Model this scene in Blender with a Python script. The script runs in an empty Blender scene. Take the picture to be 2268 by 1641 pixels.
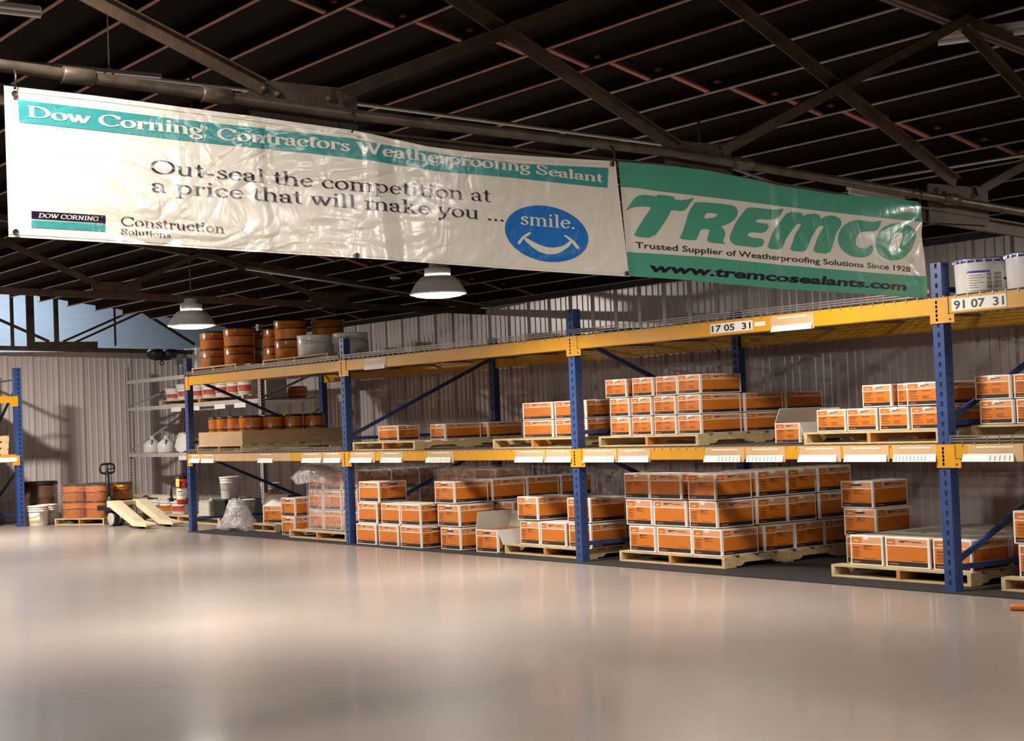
import bpy, bmesh, math, random
from mathutils import Matrix, Vector
random.seed(7)
SC = bpy.context.scene
COL = SC.collection

# ------------------------------------------------------------------ camera
cam_data = bpy.data.cameras.new('camera')
cam = bpy.data.objects.new('camera', cam_data)
COL.objects.link(cam)
cam_data.lens = 57.584
cam_data.sensor_width = 36.0
cam_data.clip_start = 0.05
cam_data.clip_end = 100
cam.matrix_world = Matrix(((0.577219, 0.046693, 0.815253, 18.40982),
                           (0.815662, 0.014597, -0.578344, -8.20380),
                           (-0.038905, 0.998803, -0.029660, 1.2),
                           (0, 0, 0, 1)))
SC.camera = cam

# ------------------------------------------------------------------ world, exposure
world = bpy.data.worlds.new('hall_dark')
SC.world = world
world.use_nodes = True
world.node_tree.nodes['Background'].inputs[0].default_value = (0.012, 0.010, 0.010, 1)
world.node_tree.nodes['Background'].inputs[1].default_value = 0.5
SC.view_settings.view_transform = 'Standard'
SC.view_settings.look = 'None'
SC.view_settings.exposure = 0.12
SC.view_settings.gamma = 1.0
SC.view_settings.use_curve_mapping = False
WARM = (1.0, 0.93, 0.85)
# high bay lamps: x, y, z of the lens, watts, colour, beam spread in degrees, label
LAMPS = [
    (7.62, -1.23, 2.20, 75, WARM, 160, 'lit dome high bay lamp hanging over the second rack bay below the banner'),
    (4.01, -1.69, 2.20, 70, WARM, 160, 'lit dome high bay lamp hanging beside the shrink-wrapped orange pails on the top shelf'),
    (10.8, -1.30, 2.45, 85, WARM, 180, 'high bay lamp hidden behind the green banner over the third rack bay'),
    (14.6, -0.35, 2.42, 40, WARM, 180, 'high bay lamp in front of the fourth rack bay, outside the frame'),
    (17.8, -2.45, 2.75, 120, WARM, 180, 'high bay lamp over the open floor facing the green banner'),
    (16.4, -4.5, 2.65, 74, WARM, 180, 'high bay lamp over the open floor facing the white banner'),
    (13.9, -7.0, 3.1, 85, WARM, 170, 'high bay lamp over the open floor past the start of the white banner'),
    (9.0, -3.9, 2.70, 75, WARM, 125, 'unseen high bay lamp added behind the white banner to brighten the aisle floor'),  # unseen lamp, added to brighten the dark aisle floor
    (5.2, -5.6, 3.1, 135, WARM, 180, 'high bay lamp over the floor away from the racks'),
    (-1.4, -2.85, 3.05, 430, WARM, 180, 'high bay lamp close to the blue rack by the back wall, outside the frame'),
    (19.2, -9.6, 3.5, 60, WARM, 150, 'high bay lamp over the floor where the camera stands'),
]

# ------------------------------------------------------------------ helpers
W = 3.827      # rack bay
D = 1.907      # rack depth


class MB:
    """collects boxes, bars, tubes and lathed shapes into one mesh"""
    def __init__(self):
        self.v = []; self.f = []; self.m = []; self.s = []

    def face(self, pts, mat=0, smooth=False):
        i = len(self.v); self.v += [tuple(p) for p in pts]
        self.f.append(tuple(range(i, i + len(pts)))); self.m.append(mat); self.s.append(smooth)

    def box(self, x0, y0, z0, x1, y1, z1, mat=0, mats=None):
        i = len(self.v)
        self.v += [(x0, y0, z0), (x1, y0, z0), (x1, y1, z0), (x0, y1, z0), (x0, y0, z1), (x1, y0, z1), (x1, y1, z1), (x0, y1, z1)]
        for k, q in enumerate(((0, 3, 2, 1), (4, 5, 6, 7), (0, 1, 5, 4), (1, 2, 6, 5), (2, 3, 7, 6), (3, 0, 4, 7))):
            self.f.append(tuple(i + a for a in q)); self.m.append(mats[k] if mats else mat); self.s.append(False)

    def bar(self, a, b, w, h, mat=0, up=(0, 0, 1)):
        a = Vector(a); b = Vector(b); d = (b - a).normalized(); u = Vector(up)
        if abs(d.dot(u)) > 0.98: u = Vector((1, 0, 0))
        s = d.cross(u).normalized(); u = s.cross(d).normalized()
        s *= w / 2; u *= h / 2; i = len(self.v)
        for p in (a, b):
            self.v += [tuple(p - s - u), tuple(p + s - u), tuple(p + s + u), tuple(p - s + u)]
        for q in ((0, 3, 2, 1), (4, 5, 6, 7), (0, 1, 5, 4), (1, 2, 6, 5), (2, 3, 7, 6), (3, 0, 4, 7)):
            self.f.append(tuple(i + k for k in q)); self.m.append(mat); self.s.append(False)

    def tube(self, pts, r, n=10, mat=0, caps=True):
        pts = [Vector(p) for p in pts]; rings = []
        for k, p in enumerate(pts):
            d = (pts[min(k + 1, len(pts) - 1)] - pts[max(k - 1, 0)]).normalized()
            u = Vector((0, 0, 1)) if abs(d.z) < 0.9 else Vector((1, 0, 0))
            s = d.cross(u).normalized(); t = s.cross(d)
            rr = r[k] if isinstance(r, (list, tuple)) else r
            i = len(self.v); rings.append(i)
            for j in range(n):
                a = 2 * math.pi * j / n
                self.v.append(tuple(p + s * (rr * math.cos(a)) + t * (rr * math.sin(a))))
        for k in range(len(rings) - 1):
            for j in range(n):
                a = rings[k] + j; b = rings[k] + (j + 1) % n; c = rings[k + 1] + (j + 1) % n; e = rings[k + 1] + j
                self.f.append((a, b, c, e)); self.m.append(mat); self.s.append(True)
        if caps:
            self.f.append(tuple(rings[0] + j for j in range(n))[::-1]); self.m.append(mat); self.s.append(False)
            self.f.append(tuple(rings[-1] + j for j in range(n))); self.m.append(mat); self.s.append(False)

    def lathe(self, prof, c=(0, 0, 0), n=32, mats=None, mat=0, cap0=True, cap1=True):
        base = len(self.v)
        for r, z in prof:
            for j in range(n):
                a = 2 * math.pi * j / n
                self.v.append((c[0] + r * math.cos(a), c[1] + r * math.sin(a), c[2] + z))
        for k in range(len(prof) - 1):
            for j in range(n):
                a = base + k * n + j; b = base + k * n + (j + 1) % n
                self.f.append((a, b, b + n, a + n)); self.m.append(mats[k] if mats else mat); self.s.append(True)
        if cap0:
            self.f.append(tuple(base + j for j in range(n))[::-1]); self.m.append(mats[0] if mats else mat); self.s.append(False)
        if cap1:
            e = base + (len(prof) - 1) * n
            self.f.append(tuple(e + j for j in range(n))); self.m.append(mats[-1] if mats else mat); self.s.append(False)

    def mesh(self, name, mats, bevel=0, weld=False):
        me = bpy.data.meshes.new(name)
        me.from_pydata(self.v, [], self.f)
        for m in mats: me.materials.append(m)
        for p, mi, s in zip(me.polygons, self.m, self.s):
            p.material_index = mi; p.use_smooth = s
        me.update()
        return me

    def build(self, name, mats, parent=None, loc=None, rot=None):
        if not isinstance(mats, (list, tuple)): mats = [mats]
        return link(name, self.mesh(name, mats), parent, loc, rot)


def link(name, me, parent=None, loc=None, rot=None):
    o = bpy.data.objects.new(name, me); COL.objects.link(o)
    if parent is not None: o.parent = parent
    if loc is not None: o.location = loc
    if rot is not None: o.rotation_euler = rot
    return o


def bevel(o, w, seg=1):
    bm = bmesh.new(); bm.from_mesh(o.data)
    bmesh.ops.remove_doubles(bm, verts=bm.verts, dist=1e-5)
    bmesh.ops.bevel(bm, geom=[e for e in bm.edges if len(e.link_faces) == 2 and e.calc_face_angle(0) > 0.6], offset=w, segments=seg, affect='EDGES')
    bm.to_mesh(o.data); bm.free()
    return o


def tag(o, label, cat, group=None, kind=None):
    o['label'] = label; o['category'] = cat
    if group: o['group'] = group
    if kind: o['kind'] = kind
    return o


def struct(o):
    o['kind'] = 'structure'
    return o


def empty(name, loc=(0, 0, 0), rz=0.0):
    o = bpy.data.objects.new(name, None); COL.objects.link(o)
    o.location = loc; o.rotation_euler = (0, 0, rz); o.empty_display_size = 0.1
    return o


def copy_tree(src, parent=None):
    c = src.copy(); COL.objects.link(c)
    if parent is not None: c.parent = parent
    for ch in [k for k in src.children]: copy_tree(ch, c)
    return c


USED = set()


def instance(proto, loc, rz=0.0, label=None, group=None, scale=None):
    """first use takes the prototype itself, every later one a copy with its parts"""
    if proto.name in USED: o = copy_tree(proto)
    else: o = proto; USED.add(proto.name)
    o.location = loc; o.rotation_euler = (0, 0, rz)
    if scale: o.scale = scale
    if label: o['label'] = label
    if group: o['group'] = group
    return o


# ------------------------------------------------------------------ materials
MATS = {}


def mat(name, col, rough=0.5, metal=0.0, noise=0.0, nscale=8.0, col2=None, bump=0.0, bscale=30.0, emit=None, estr=0.0, coat=0.0, spec=None, stretch=None):
    m = bpy.data.materials.new(name); m.use_nodes = True
    nt = m.node_tree; p = nt.nodes['Principled BSDF']
    p.inputs['Base Color'].default_value = (*col, 1); p.inputs['Roughness'].default_value = rough
    p.inputs['Metallic'].default_value = metal
    if spec is not None: p.inputs['Specular IOR Level'].default_value = spec
    if coat: p.inputs['Coat Weight'].default_value = coat; p.inputs['Coat Roughness'].default_value = 0.06
    tc = None
    if noise or bump:
        tc = nt.nodes.new('ShaderNodeTexCoord'); src = tc.outputs['Object']
        if stretch:
            mp = nt.nodes.new('ShaderNodeMapping'); mp.inputs['Scale'].default_value = stretch
            nt.links.new(src, mp.inputs[0]); src = mp.outputs[0]
    if noise:
        n = nt.nodes.new('ShaderNodeTexNoise'); n.inputs['Scale'].default_value = nscale; n.inputs['Detail'].default_value = 6
        nt.links.new(src, n.inputs['Vector'])
        r = nt.nodes.new('ShaderNodeValToRGB')
        c2 = col2 if col2 else tuple(c * (1 - noise) for c in col)
        r.color_ramp.elements[0].position = 0.35; r.color_ramp.elements[0].color = (*c2, 1)
        r.color_ramp.elements[1].position = 0.65; r.color_ramp.elements[1].color = (*col, 1)
        nt.links.new(n.outputs['Fac'], r.inputs[0]); nt.links.new(r.outputs[0], p.inputs['Base Color'])
    if bump:
        n2 = nt.nodes.new('ShaderNodeTexNoise'); n2.inputs['Scale'].default_value = bscale; n2.inputs['Detail'].default_value = 4
        nt.links.new(src, n2.inputs['Vector'])
        b = nt.nodes.new('ShaderNodeBump'); b.inputs['Strength'].default_value = bump; b.inputs['Distance'].default_value = 0.01
        nt.links.new(n2.outputs['Fac'], b.inputs['Height']); nt.links.new(b.outputs[0], p.inputs['Normal'])
    if emit:
        p.inputs['Emission Color'].default_value = (*emit, 1); p.inputs['Emission Strength'].default_value = estr
    MATS[name] = m
    return m


M_CARD = mat('white_cardboard', (0.78, 0.72, 0.65), 0.7)
M_ORANGE = mat('orange_print', (0.62, 0.168, 0.008), 0.6, noise=0.10, nscale=3)
M_PEACH = mat('peach_print', (0.70, 0.32, 0.14), 0.6)
M_INK = mat('black_ink', (0.018, 0.016, 0.018), 0.5)
M_TEXTD = mat('dark_text_ink', (0.10, 0.030, 0.010), 0.6)
M_TEXTO = mat('orange_text_ink', (0.62, 0.14, 0.02), 0.6)
M_WHITE = mat('white_ink', (0.80, 0.75, 0.68), 0.55)
M_TICK = mat('grey_pencil', (0.20, 0.18, 0.17), 0.8)
M_KRAFT = mat('brown_kraft_board', (0.50, 0.31, 0.17), 0.8, noise=0.12, nscale=5)
M_GREYBOARD = mat('grey_board_inside', (0.52, 0.48, 0.42), 0.85)
M_BLUE = mat('blue_rack_paint', (0.030, 0.070, 0.215), 0.38, noise=0.25, nscale=4)
M_BLUED = mat('slot_shadow', (0.004, 0.004, 0.006), 0.9)
M_YEL = mat('yellow_rack_paint', (0.64, 0.30, 0.008), 0.42, noise=0.10, nscale=6)
M_YELH = mat('dark_hole', (0.08, 0.03, 0.01), 0.8)  # dark brown marks drawn for the connector holes
M_WIRE = mat('galvanised_wire', (0.30, 0.27, 0.25), 0.45, metal=0.6)
M_WOOD = mat('pallet_pine', (0.62, 0.46, 0.24), 0.75, noise=0.28, nscale=5, stretch=(1.5, 9, 9))
M_WOODR = mat('stained_stringer', (0.55, 0.22, 0.06), 0.75)
M_MATB = mat('black_rubber', (0.020, 0.018, 0.018), 0.75, noise=0.3, nscale=20, bump=0.3, bscale=120)
M_STEELD = mat('brown_steel', (0.085, 0.050, 0.028), 0.6, noise=0.5, nscale=9, bump=0.25, bscale=60)
M_STEELR = mat('rusty_red_steel', (0.20, 0.075, 0.040), 0.65, noise=0.5, nscale=7)
M_PIPE = mat('aged_steel_pipe', (0.14, 0.108, 0.076), 0.42, metal=0.5, noise=0.45, nscale=14)
M_COND = mat('galvanised_conduit', (0.42, 0.42, 0.44), 0.4, metal=0.6)
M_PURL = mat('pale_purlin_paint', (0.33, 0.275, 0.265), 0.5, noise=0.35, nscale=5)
M_PURLR = mat('red_lit_purlin', (0.30, 0.105, 0.075), 0.55, noise=0.5, nscale=5)  # reddish light put into the colour of purlins away from the racks
M_STRUT = mat('red_oxide_strut', (0.34, 0.11, 0.085), 0.6, noise=0.3, nscale=6)
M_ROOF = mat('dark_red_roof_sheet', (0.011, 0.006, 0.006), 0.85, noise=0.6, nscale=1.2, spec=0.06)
M_PURLW = mat('shaded_purlin_web', (0.020, 0.006, 0.005), 0.8, spec=0.08)
M_PORANGE = mat('orange_pail_paint', (0.60, 0.175, 0.014), 0.22, noise=0.12, nscale=3)
M_PBLACK = mat('black_pail_lid', (0.014, 0.012, 0.012), 0.35)
M_PWHITE = mat('white_plastic', (0.74, 0.70, 0.64), 0.38)
M_PGREY = mat('grey_white_pail_paint', (0.74, 0.73, 0.72), 0.25)
M_PBLUE = mat('blue_pail_band', (0.02, 0.07, 0.48), 0.3)
M_RED = mat('red_extinguisher_paint', (0.50, 0.020, 0.015), 0.28)
M_LRED = mat('red_label_print', (0.55, 0.06, 0.035), 0.5)
M_LYEL = mat('yellow_label_print', (0.72, 0.50, 0.05), 0.5)
M_BLACK = mat('black_plastic', (0.015, 0.014, 0.014), 0.45)
M_CREAM = mat('cream_jack_paint', (0.72, 0.60, 0.40), 0.4, noise=0.15, nscale=6)
M_GREYP = mat('grey_shelf_paint', (0.50, 0.46, 0.43), 0.5, noise=0.15, nscale=6)
M_HOUSING = mat('lamp_housing_aluminium', (0.78, 0.76, 0.75), 0.4, metal=0.1)
M_TAPE = mat('tan_packing_tape', (0.62, 0.40, 0.22), 0.35, noise=0.1, nscale=10)
M_LGREEN = mat('yellow_green_sticker', (0.62, 0.72, 0.05), 0.5)
M_BRICK = mat('white_painted_block', (0.60, 0.66, 0.72), 0.7, noise=0.08, nscale=2, stretch=(1, 1, 12))
M_LENS = mat('lamp_lens', (0.9, 0.9, 0.9), 0.4, emit=(1.0, 0.97, 0.90), estr=14.0)
M_DARKBARREL = mat('brown_and_shadow', (0.10, 0.045, 0.020), 0.55)  # the drum's shadow put into its colour; the crate's own brown
M_DARKNAVY = mat('dark_blue_slot', (0.010, 0.020, 0.07), 0.5)


def wall_material(name, col):
    m = mat(name, col, 0.30, metal=0.25, noise=0.14, nscale=1.6, stretch=(1, 1, 0.25))
    return m


M_WALL = wall_material('corrugated_steel_cladding', (0.63, 0.555, 0.535))
M_WALLB = mat('pale_back_cladding', (0.70, 0.62, 0.585), 0.42, metal=0.05, noise=0.08, nscale=1.6, stretch=(1, 1, 0.25))


def floor_material():
    m = bpy.data.materials.new('polished_grey_floor'); m.use_nodes = True
    nt = m.node_tree; p = nt.nodes['Principled BSDF']; L = nt.links
    tc = nt.nodes.new('ShaderNodeTexCoord')
    n = nt.nodes.new('ShaderNodeTexNoise'); n.inputs['Scale'].default_value = 0.55; n.inputs['Detail'].default_value = 8; n.inputs['Roughness'].default_value = 0.6
    L.new(tc.outputs['Object'], n.inputs['Vector'])
    r = nt.nodes.new('ShaderNodeValToRGB')
    r.color_ramp.elements[0].position = 0.3; r.color_ramp.elements[0].color = (0.250, 0.207, 0.181, 1)
    r.color_ramp.elements[1].position = 0.7; r.color_ramp.elements[1].color = (0.295, 0.246, 0.215, 1)
    L.new(n.outputs['Fac'], r.inputs[0])
    # a few worn scuffs
    v = nt.nodes.new('ShaderNodeTexNoise'); v.inputs['Scale'].default_value = 9; v.inputs['Detail'].default_value = 10
    L.new(tc.outputs['Object'], v.inputs['Vector'])
    r2 = nt.nodes.new('ShaderNodeValToRGB'); r2.color_ramp.elements[0].position = 0.66; r2.color_ramp.elements[0].color = (1, 1, 1, 1)
    r2.color_ramp.elements[1].position = 0.74; r2.color_ramp.elements[1].color = (0.80, 0.78, 0.75, 1)
    L.new(v.outputs['Fac'], r2.inputs[0])
    mx = nt.nodes.new('ShaderNodeMixRGB'); mx.blend_type = 'MULTIPLY'; mx.inputs[0].default_value = 1
    L.new(r.outputs[0], mx.inputs[1]); L.new(r2.outputs[0], mx.inputs[2]); L.new(mx.outputs[0], p.inputs['Base Color'])
    p.inputs['Roughness'].default_value = 0.45
    p.inputs['Specular IOR Level'].default_value = 0.12
    p.inputs['Coat Weight'].default_value = 0.36; p.inputs['Coat Roughness'].default_value = 0.12
    n2 = nt.nodes.new('ShaderNodeTexNoise'); n2.inputs['Scale'].default_value = 5; n2.inputs['Detail'].default_value = 3
    L.new(tc.outputs['Object'], n2.inputs['Vector'])
    b = nt.nodes.new('ShaderNodeBump'); b.inputs['Strength'].default_value = 0.06; b.inputs['Distance'].default_value = 0.02
    L.new(n2.outputs['Fac'], b.inputs['Height']); L.new(b.outputs[0], p.inputs['Normal'])
    return m


M_FLOOR = floor_material()


def vinyl(name, col, wrinkle=0.5, fade=True):
    """glossy wrinkled banner cloth; the wrinkles share object space so every print follows them"""
    m = bpy.data.materials.new(name); m.use_nodes = True
    nt = m.node_tree; p = nt.nodes['Principled BSDF']; L = nt.links
    p.inputs['Base Color'].default_value = (*col, 1); p.inputs['Roughness'].default_value = 0.20
    p.inputs['Specular IOR Level'].default_value = 0.55
    tc = nt.nodes.new('ShaderNodeTexCoord')
    hs = []
    for sc, det, dist, wgt, st in ((2.2, 2.5, 1.4, 1.0, (1, 0.9, 1.6)), (6.5, 2.0, 0.9, 0.22, (1, 1.5, 0.8))):
        mp = nt.nodes.new('ShaderNodeMapping'); mp.inputs['Scale'].default_value = st; mp.inputs['Rotation'].default_value = (0.5, 0, 0)
        L.new(tc.outputs['Object'], mp.inputs[0])
        n = nt.nodes.new('ShaderNodeTexNoise'); n.inputs['Scale'].default_value = sc; n.inputs['Detail'].default_value = det; n.inputs['Distortion'].default_value = dist
        L.new(mp.outputs[0], n.inputs['Vector'])
        # creases: fold the noise about its middle
        a = nt.nodes.new('ShaderNodeMath'); a.operation = 'SUBTRACT'; a.inputs[1].default_value = 0.5; L.new(n.outputs['Fac'], a.inputs[0])
        q = nt.nodes.new('ShaderNodeMath'); q.operation = 'ABSOLUTE'; L.new(a.outputs[0], q.inputs[0])
        mu = nt.nodes.new('ShaderNodeMath'); mu.operation = 'MULTIPLY'; mu.inputs[1].default_value = wgt; L.new(q.outputs[0], mu.inputs[0])
        hs.append(mu)
    ad = nt.nodes.new('ShaderNodeMath'); ad.operation = 'ADD'; L.new(hs[0].outputs[0], ad.inputs[0]); L.new(hs[1].outputs[0], ad.inputs[1])
    sx = nt.nodes.new('ShaderNodeSeparateXYZ'); L.new(tc.outputs['Object'], sx.inputs[0])
    for axis, step in (('Y', 0.37), ('Z', 0.26)):      # creases left by folding the cloth
        pg = nt.nodes.new('ShaderNodeMath'); pg.operation = 'PINGPONG'; pg.inputs[1].default_value = step; L.new(sx.outputs[axis], pg.inputs[0])
        mr = nt.nodes.new('ShaderNodeMapRange'); mr.inputs[1].default_value = 0.0; mr.inputs[2].default_value = 0.022; mr.inputs[3].default_value = 0.035; mr.inputs[4].default_value = 0.0
        L.new(pg.outputs[0], mr.inputs[0]); a2 = nt.nodes.new('ShaderNodeMath'); a2.operation = 'ADD'; L.new(ad.outputs[0], a2.inputs[0]); L.new(mr.outputs[0], a2.inputs[1]); ad = a2
    if fade:       # the cloth is crumpled most at its far end and pulls smooth toward the other
        fm = nt.nodes.new('ShaderNodeMapRange'); fm.inputs[1].default_value = -6.3; fm.inputs[2].default_value = -4.6; fm.inputs[3].default_value = 1.0; fm.inputs[4].default_value = 0.35
        L.new(sx.outputs['Y'], fm.inputs[0]); a3 = nt.nodes.new('ShaderNodeMath'); a3.operation = 'MULTIPLY'; L.new(ad.outputs[0], a3.inputs[0]); L.new(fm.outputs[0], a3.inputs[1]); ad = a3
    b = nt.nodes.new('ShaderNodeBump'); b.inputs['Strength'].default_value = wrinkle; b.inputs['Distance'].default_value = 0.05
    L.new(ad.outputs[0], b.inputs['Height']); L.new(b.outputs[0], p.inputs['Normal'])
    return m


V_CREAM = vinyl('cream_vinyl', (0.80, 0.74, 0.64))
V_TEAL = vinyl('teal_vinyl_print', (0.045, 0.30, 0.30))
V_GREEN = vinyl('green_vinyl_print', (0.085, 0.36, 0.24))
V_NAVY = vinyl('dark_purple_print', (0.020, 0.008, 0.028))
V_BLUE = vinyl('sky_blue_print', (0.012, 0.17, 0.56))
V_BROWNTX = vinyl('brown_black_print', (0.055, 0.028, 0.022))


def film(name, alpha, tint):
    m = bpy.data.materials.new(name); m.use_nodes = True
    nt = m.node_tree; L = nt.links
    for n in list(nt.nodes):
        if n.type == 'BSDF_PRINCIPLED': nt.nodes.remove(n)
    out = [n for n in nt.nodes if n.type == 'OUTPUT_MATERIAL'][0]
    tr = nt.nodes.new('ShaderNodeBsdfTransparent'); tr.inputs[0].default_value = (0.97, 0.95, 0.95, 1)
    p = nt.nodes.new('ShaderNodeBsdfPrincipled'); p.inputs['Base Color'].default_value = (*tint, 1); p.inputs['Roughness'].default_value = 0.16
    tc = nt.nodes.new('ShaderNodeTexCoord'); n = nt.nodes.new('ShaderNodeTexNoise'); n.inputs['Scale'].default_value = 9; n.inputs['Detail'].default_value = 6; n.inputs['Distortion'].default_value = 1.5
    L.new(tc.outputs['Object'], n.inputs['Vector'])
    b = nt.nodes.new('ShaderNodeBump'); b.inputs['Strength'].default_value = 0.8; b.inputs['Distance'].default_value = 0.04
    L.new(n.outputs['Fac'], b.inputs['Height']); L.new(b.outputs[0], p.inputs['Normal'])
    mx = nt.nodes.new('ShaderNodeMixShader')
    r = nt.nodes.new('ShaderNodeMapRange'); r.inputs[1].default_value = 0.35; r.inputs[2].default_value = 0.7; r.inputs[3].default_value = alpha * 0.55; r.inputs[4].default_value = alpha * 1.6
    L.new(n.outputs['Fac'], r.inputs[0]); L.new(r.outputs[0], mx.inputs[0])
    L.new(tr.outputs[0], mx.inputs[1]); L.new(p.outputs[0], mx.inputs[2]); L.new(mx.outputs[0], out.inputs[0])
    return m


M_FILM = film('clear_stretch_film', 0.20, (0.85, 0.78, 0.76))
M_FILM2 = film('thin_stretch_film', 0.11, (0.42, 0.36, 0.34))
M_BAG = film('crumpled_clear_plastic', 0.42, (0.85, 0.80, 0.78))

# ------------------------------------------------------------------ banner artwork, (y, z) in the plane of the truss
WB_TOP = [(-6.4727,2.3374),(-6.1832,2.3292),(-5.8616,2.3152),(-5.5171,2.3035),(-5.1859,2.2882),(-5.032,2.2703),(-4.8536,2.2463),(-4.6683,2.2373),(-4.3219,2.2393),(-3.9479,2.2435)]
WB_BOT = [(-6.4728,1.8478),(-5.8786,1.8315),(-5.1865,1.8133),(-3.9012,1.7674)]
GB_TOP = [(-3.9221,2.2443),(-3.7174,2.2431),(-3.4644,2.2344),(-3.0103,2.1952),(-2.639,2.1726),(-2.2125,2.1694),(-2.0665,2.1631)]
GB_BOT = [(-3.8942,1.7712),(-3.6186,1.7611),(-3.0384,1.731),(-2.5196,1.7154),(-2.0341,1.6997)]
STRIP_TOP = [(-6.4299,2.2955),(-5.8631,2.2713),(-5.3371,2.261),(-5.1776,2.257),(-5.1051,2.2468),(-4.7381,2.2173),(-4.4472,2.2048),(-3.9851,2.2133)]
STRIP_BOT = [(-6.4277,2.2221),(-5.8656,2.1994),(-5.3399,2.1901),(-5.1214,2.1803),(-4.8109,2.154),(-4.45,2.1475),(-3.9941,2.131)]
GTOP = [(-3.9221,2.2443),(-3.7174,2.2431),(-3.4644,2.2344),(-3.0103,2.1952),(-2.639,2.1726),(-2.2125,2.1694),(-2.0665,2.1631)]
GTOP_B = [(-3.918,2.1402),(-3.8165,2.1389),(-3.7259,2.1309),(-3.5105,2.1212),(-3.016,2.1021),(-2.3405,2.0742),(-2.057,2.068)]
GBOT_T = [(-3.8986,1.8704),(-3.452,1.8592),(-3.0319,1.8386),(-2.3733,1.8124),(-2.0364,1.806)]
LOGO_BLACK = [(-6.3979,1.9341),(-6.1505,1.9286),(-6.1513,1.9021),(-6.3987,1.9096)]
LOGO_TEAL = [(-6.3988,1.9046),(-6.1524,1.899),(-6.1532,1.8749),(-6.3996,1.8805)]
SMILE_DISC = [(-4.0998,1.9171),(-4.1008,1.932),(-4.1055,1.9469),(-4.1137,1.9615),(-4.1253,1.9757),(-4.14,1.989),(-4.1575,2.0013),(-4.1777,2.0125),(-4.2,2.0222),(-4.2241,2.0303),(-4.2495,2.0367),(-4.2758,2.0413),(-4.3026,2.044),(-4.3293,2.0448),(-4.3555,2.0437),(-4.3808,2.0407),(-4.4048,2.0359),(-4.427,2.0294),(-4.4471,2.0213),(-4.4648,2.0117),(-4.4798,2.0008),(-4.4919,1.9888),(-4.5008,1.9758),(-4.5066,1.9622),(-4.5089,1.9481),(-4.5079,1.9337),(-4.5035,1.9193),(-4.4959,1.9052),(-4.485,1.8914),(-4.4712,1.8784),(-4.4545,1.8662),(-4.4354,1.8551),(-4.414,1.8453),(-4.3907,1.8369),(-4.3659,1.8302),(-4.3401,1.8251),(-4.3135,1.8219),(-4.2867,1.8206),(-4.2602,1.8212),(-4.2344,1.8237),(-4.2097,1.8281),(-4.1866,1.8343),(-4.1656,1.8423),(-4.1469,1.8518),(-4.131,1.8629),(-4.1181,1.8751),(-4.1085,1.8884),(-4.1023,1.9025)]
SMILE_MOUTH = [(-4.4089,1.9155),(-4.3855,1.9033),(-4.3607,1.8939),(-4.3347,1.885),(-4.3083,1.8796),(-4.2805,1.878),(-4.2594,1.8797),(-4.2381,1.8835),(-4.2214,1.8897),(-4.2068,1.8976),(-4.1921,1.9085),(-4.1831,1.8984),(-4.198,1.8847),(-4.2151,1.8738),(-4.2321,1.8643),(-4.2512,1.8578),(-4.2654,1.8533),(-4.2818,1.8513),(-4.2958,1.8506),(-4.3097,1.8515),(-4.3304,1.8553),(-4.3508,1.8616),(-4.3687,1.8709),(-4.3865,1.8819),(-4.4042,1.8944),(-4.4206,1.9078)]
SMILE_L = [(-4.451,1.8902),(-4.4472,1.8986),(-4.4352,1.911),(-4.4211,1.9216),(-4.4071,1.9295),(-4.3954,1.9351),(-4.3862,1.9367),(-4.3836,1.934),(-4.3866,1.9283),(-4.3983,1.9215),(-4.4123,1.9154),(-4.4218,1.9077),(-4.4314,1.8972),(-4.4386,1.8887),(-4.4477,1.8866)]
SMILE_R = [(-4.2241,1.9291),(-4.217,1.9307),(-4.203,1.927),(-4.1846,1.9163),(-4.1686,1.9045),(-4.1549,1.8926),(-4.1471,1.8814),(-4.1497,1.8766),(-4.1605,1.8758),(-4.1696,1.8846),(-4.1808,1.8984),(-4.1944,1.9093),(-4.2127,1.921)]
TR_T = [(-3.8958,2.0406),(-3.8733,2.0669),(-3.8489,2.0934),(-3.8289,2.1064),(-3.8015,2.1122),(-3.7703,2.1121),(-3.7333,2.1078),(-3.7222,2.1174),(-3.6321,2.111),(-3.6407,2.1009),(-3.6048,2.0977),(-3.5684,2.1012),(-3.5438,2.1075),(-3.524,2.113),(-3.5446,2.0921),(-3.5597,2.0761),(-3.5726,2.0618),(-3.5871,2.0544),(-3.6034,2.0519),(-3.6572,2.0545),(-3.6683,2.0334),(-3.6959,1.999),(-3.7585,1.9319),(-3.863,1.936),(-3.8402,1.9667),(-3.8174,1.9959),(-3.7863,2.0317),(-3.7574,2.0624),(-3.8002,2.0632),(-3.839,2.0607),(-3.8663,2.0553)]
TR_R = [(-3.5159,2.0965),(-3.3049,2.0903),(-3.2842,2.0834),(-3.2722,2.0714),(-3.2709,2.0573),(-3.2827,2.0364),(-3.3048,2.0199),(-3.335,2.0063),(-3.3817,1.9937),(-3.3634,1.9866),(-3.3537,1.9729),(-3.3524,1.9589),(-3.3595,1.9447),(-3.3664,1.9336),(-3.3648,1.9259),(-3.3535,1.919),(-3.3818,1.9207),(-3.4397,1.922),(-3.4559,1.9277),(-3.4603,1.9368),(-3.4522,1.9556),(-3.4407,1.9776),(-3.4611,1.98),(-3.4817,1.9799),(-3.4983,1.9741),(-3.5119,1.9506),(-3.5233,1.9287),(-3.622,1.9323),(-3.5984,1.9599),(-3.5871,1.9832),(-3.5684,2.0283),(-3.5548,2.0549),(-3.5374,2.0755)]
TR_RH = [(-3.4604,2.0517),(-3.3994,2.0489),(-3.3921,2.0455),(-3.4042,2.0363),(-3.4295,2.0291),(-3.4772,2.0232)]
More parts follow.
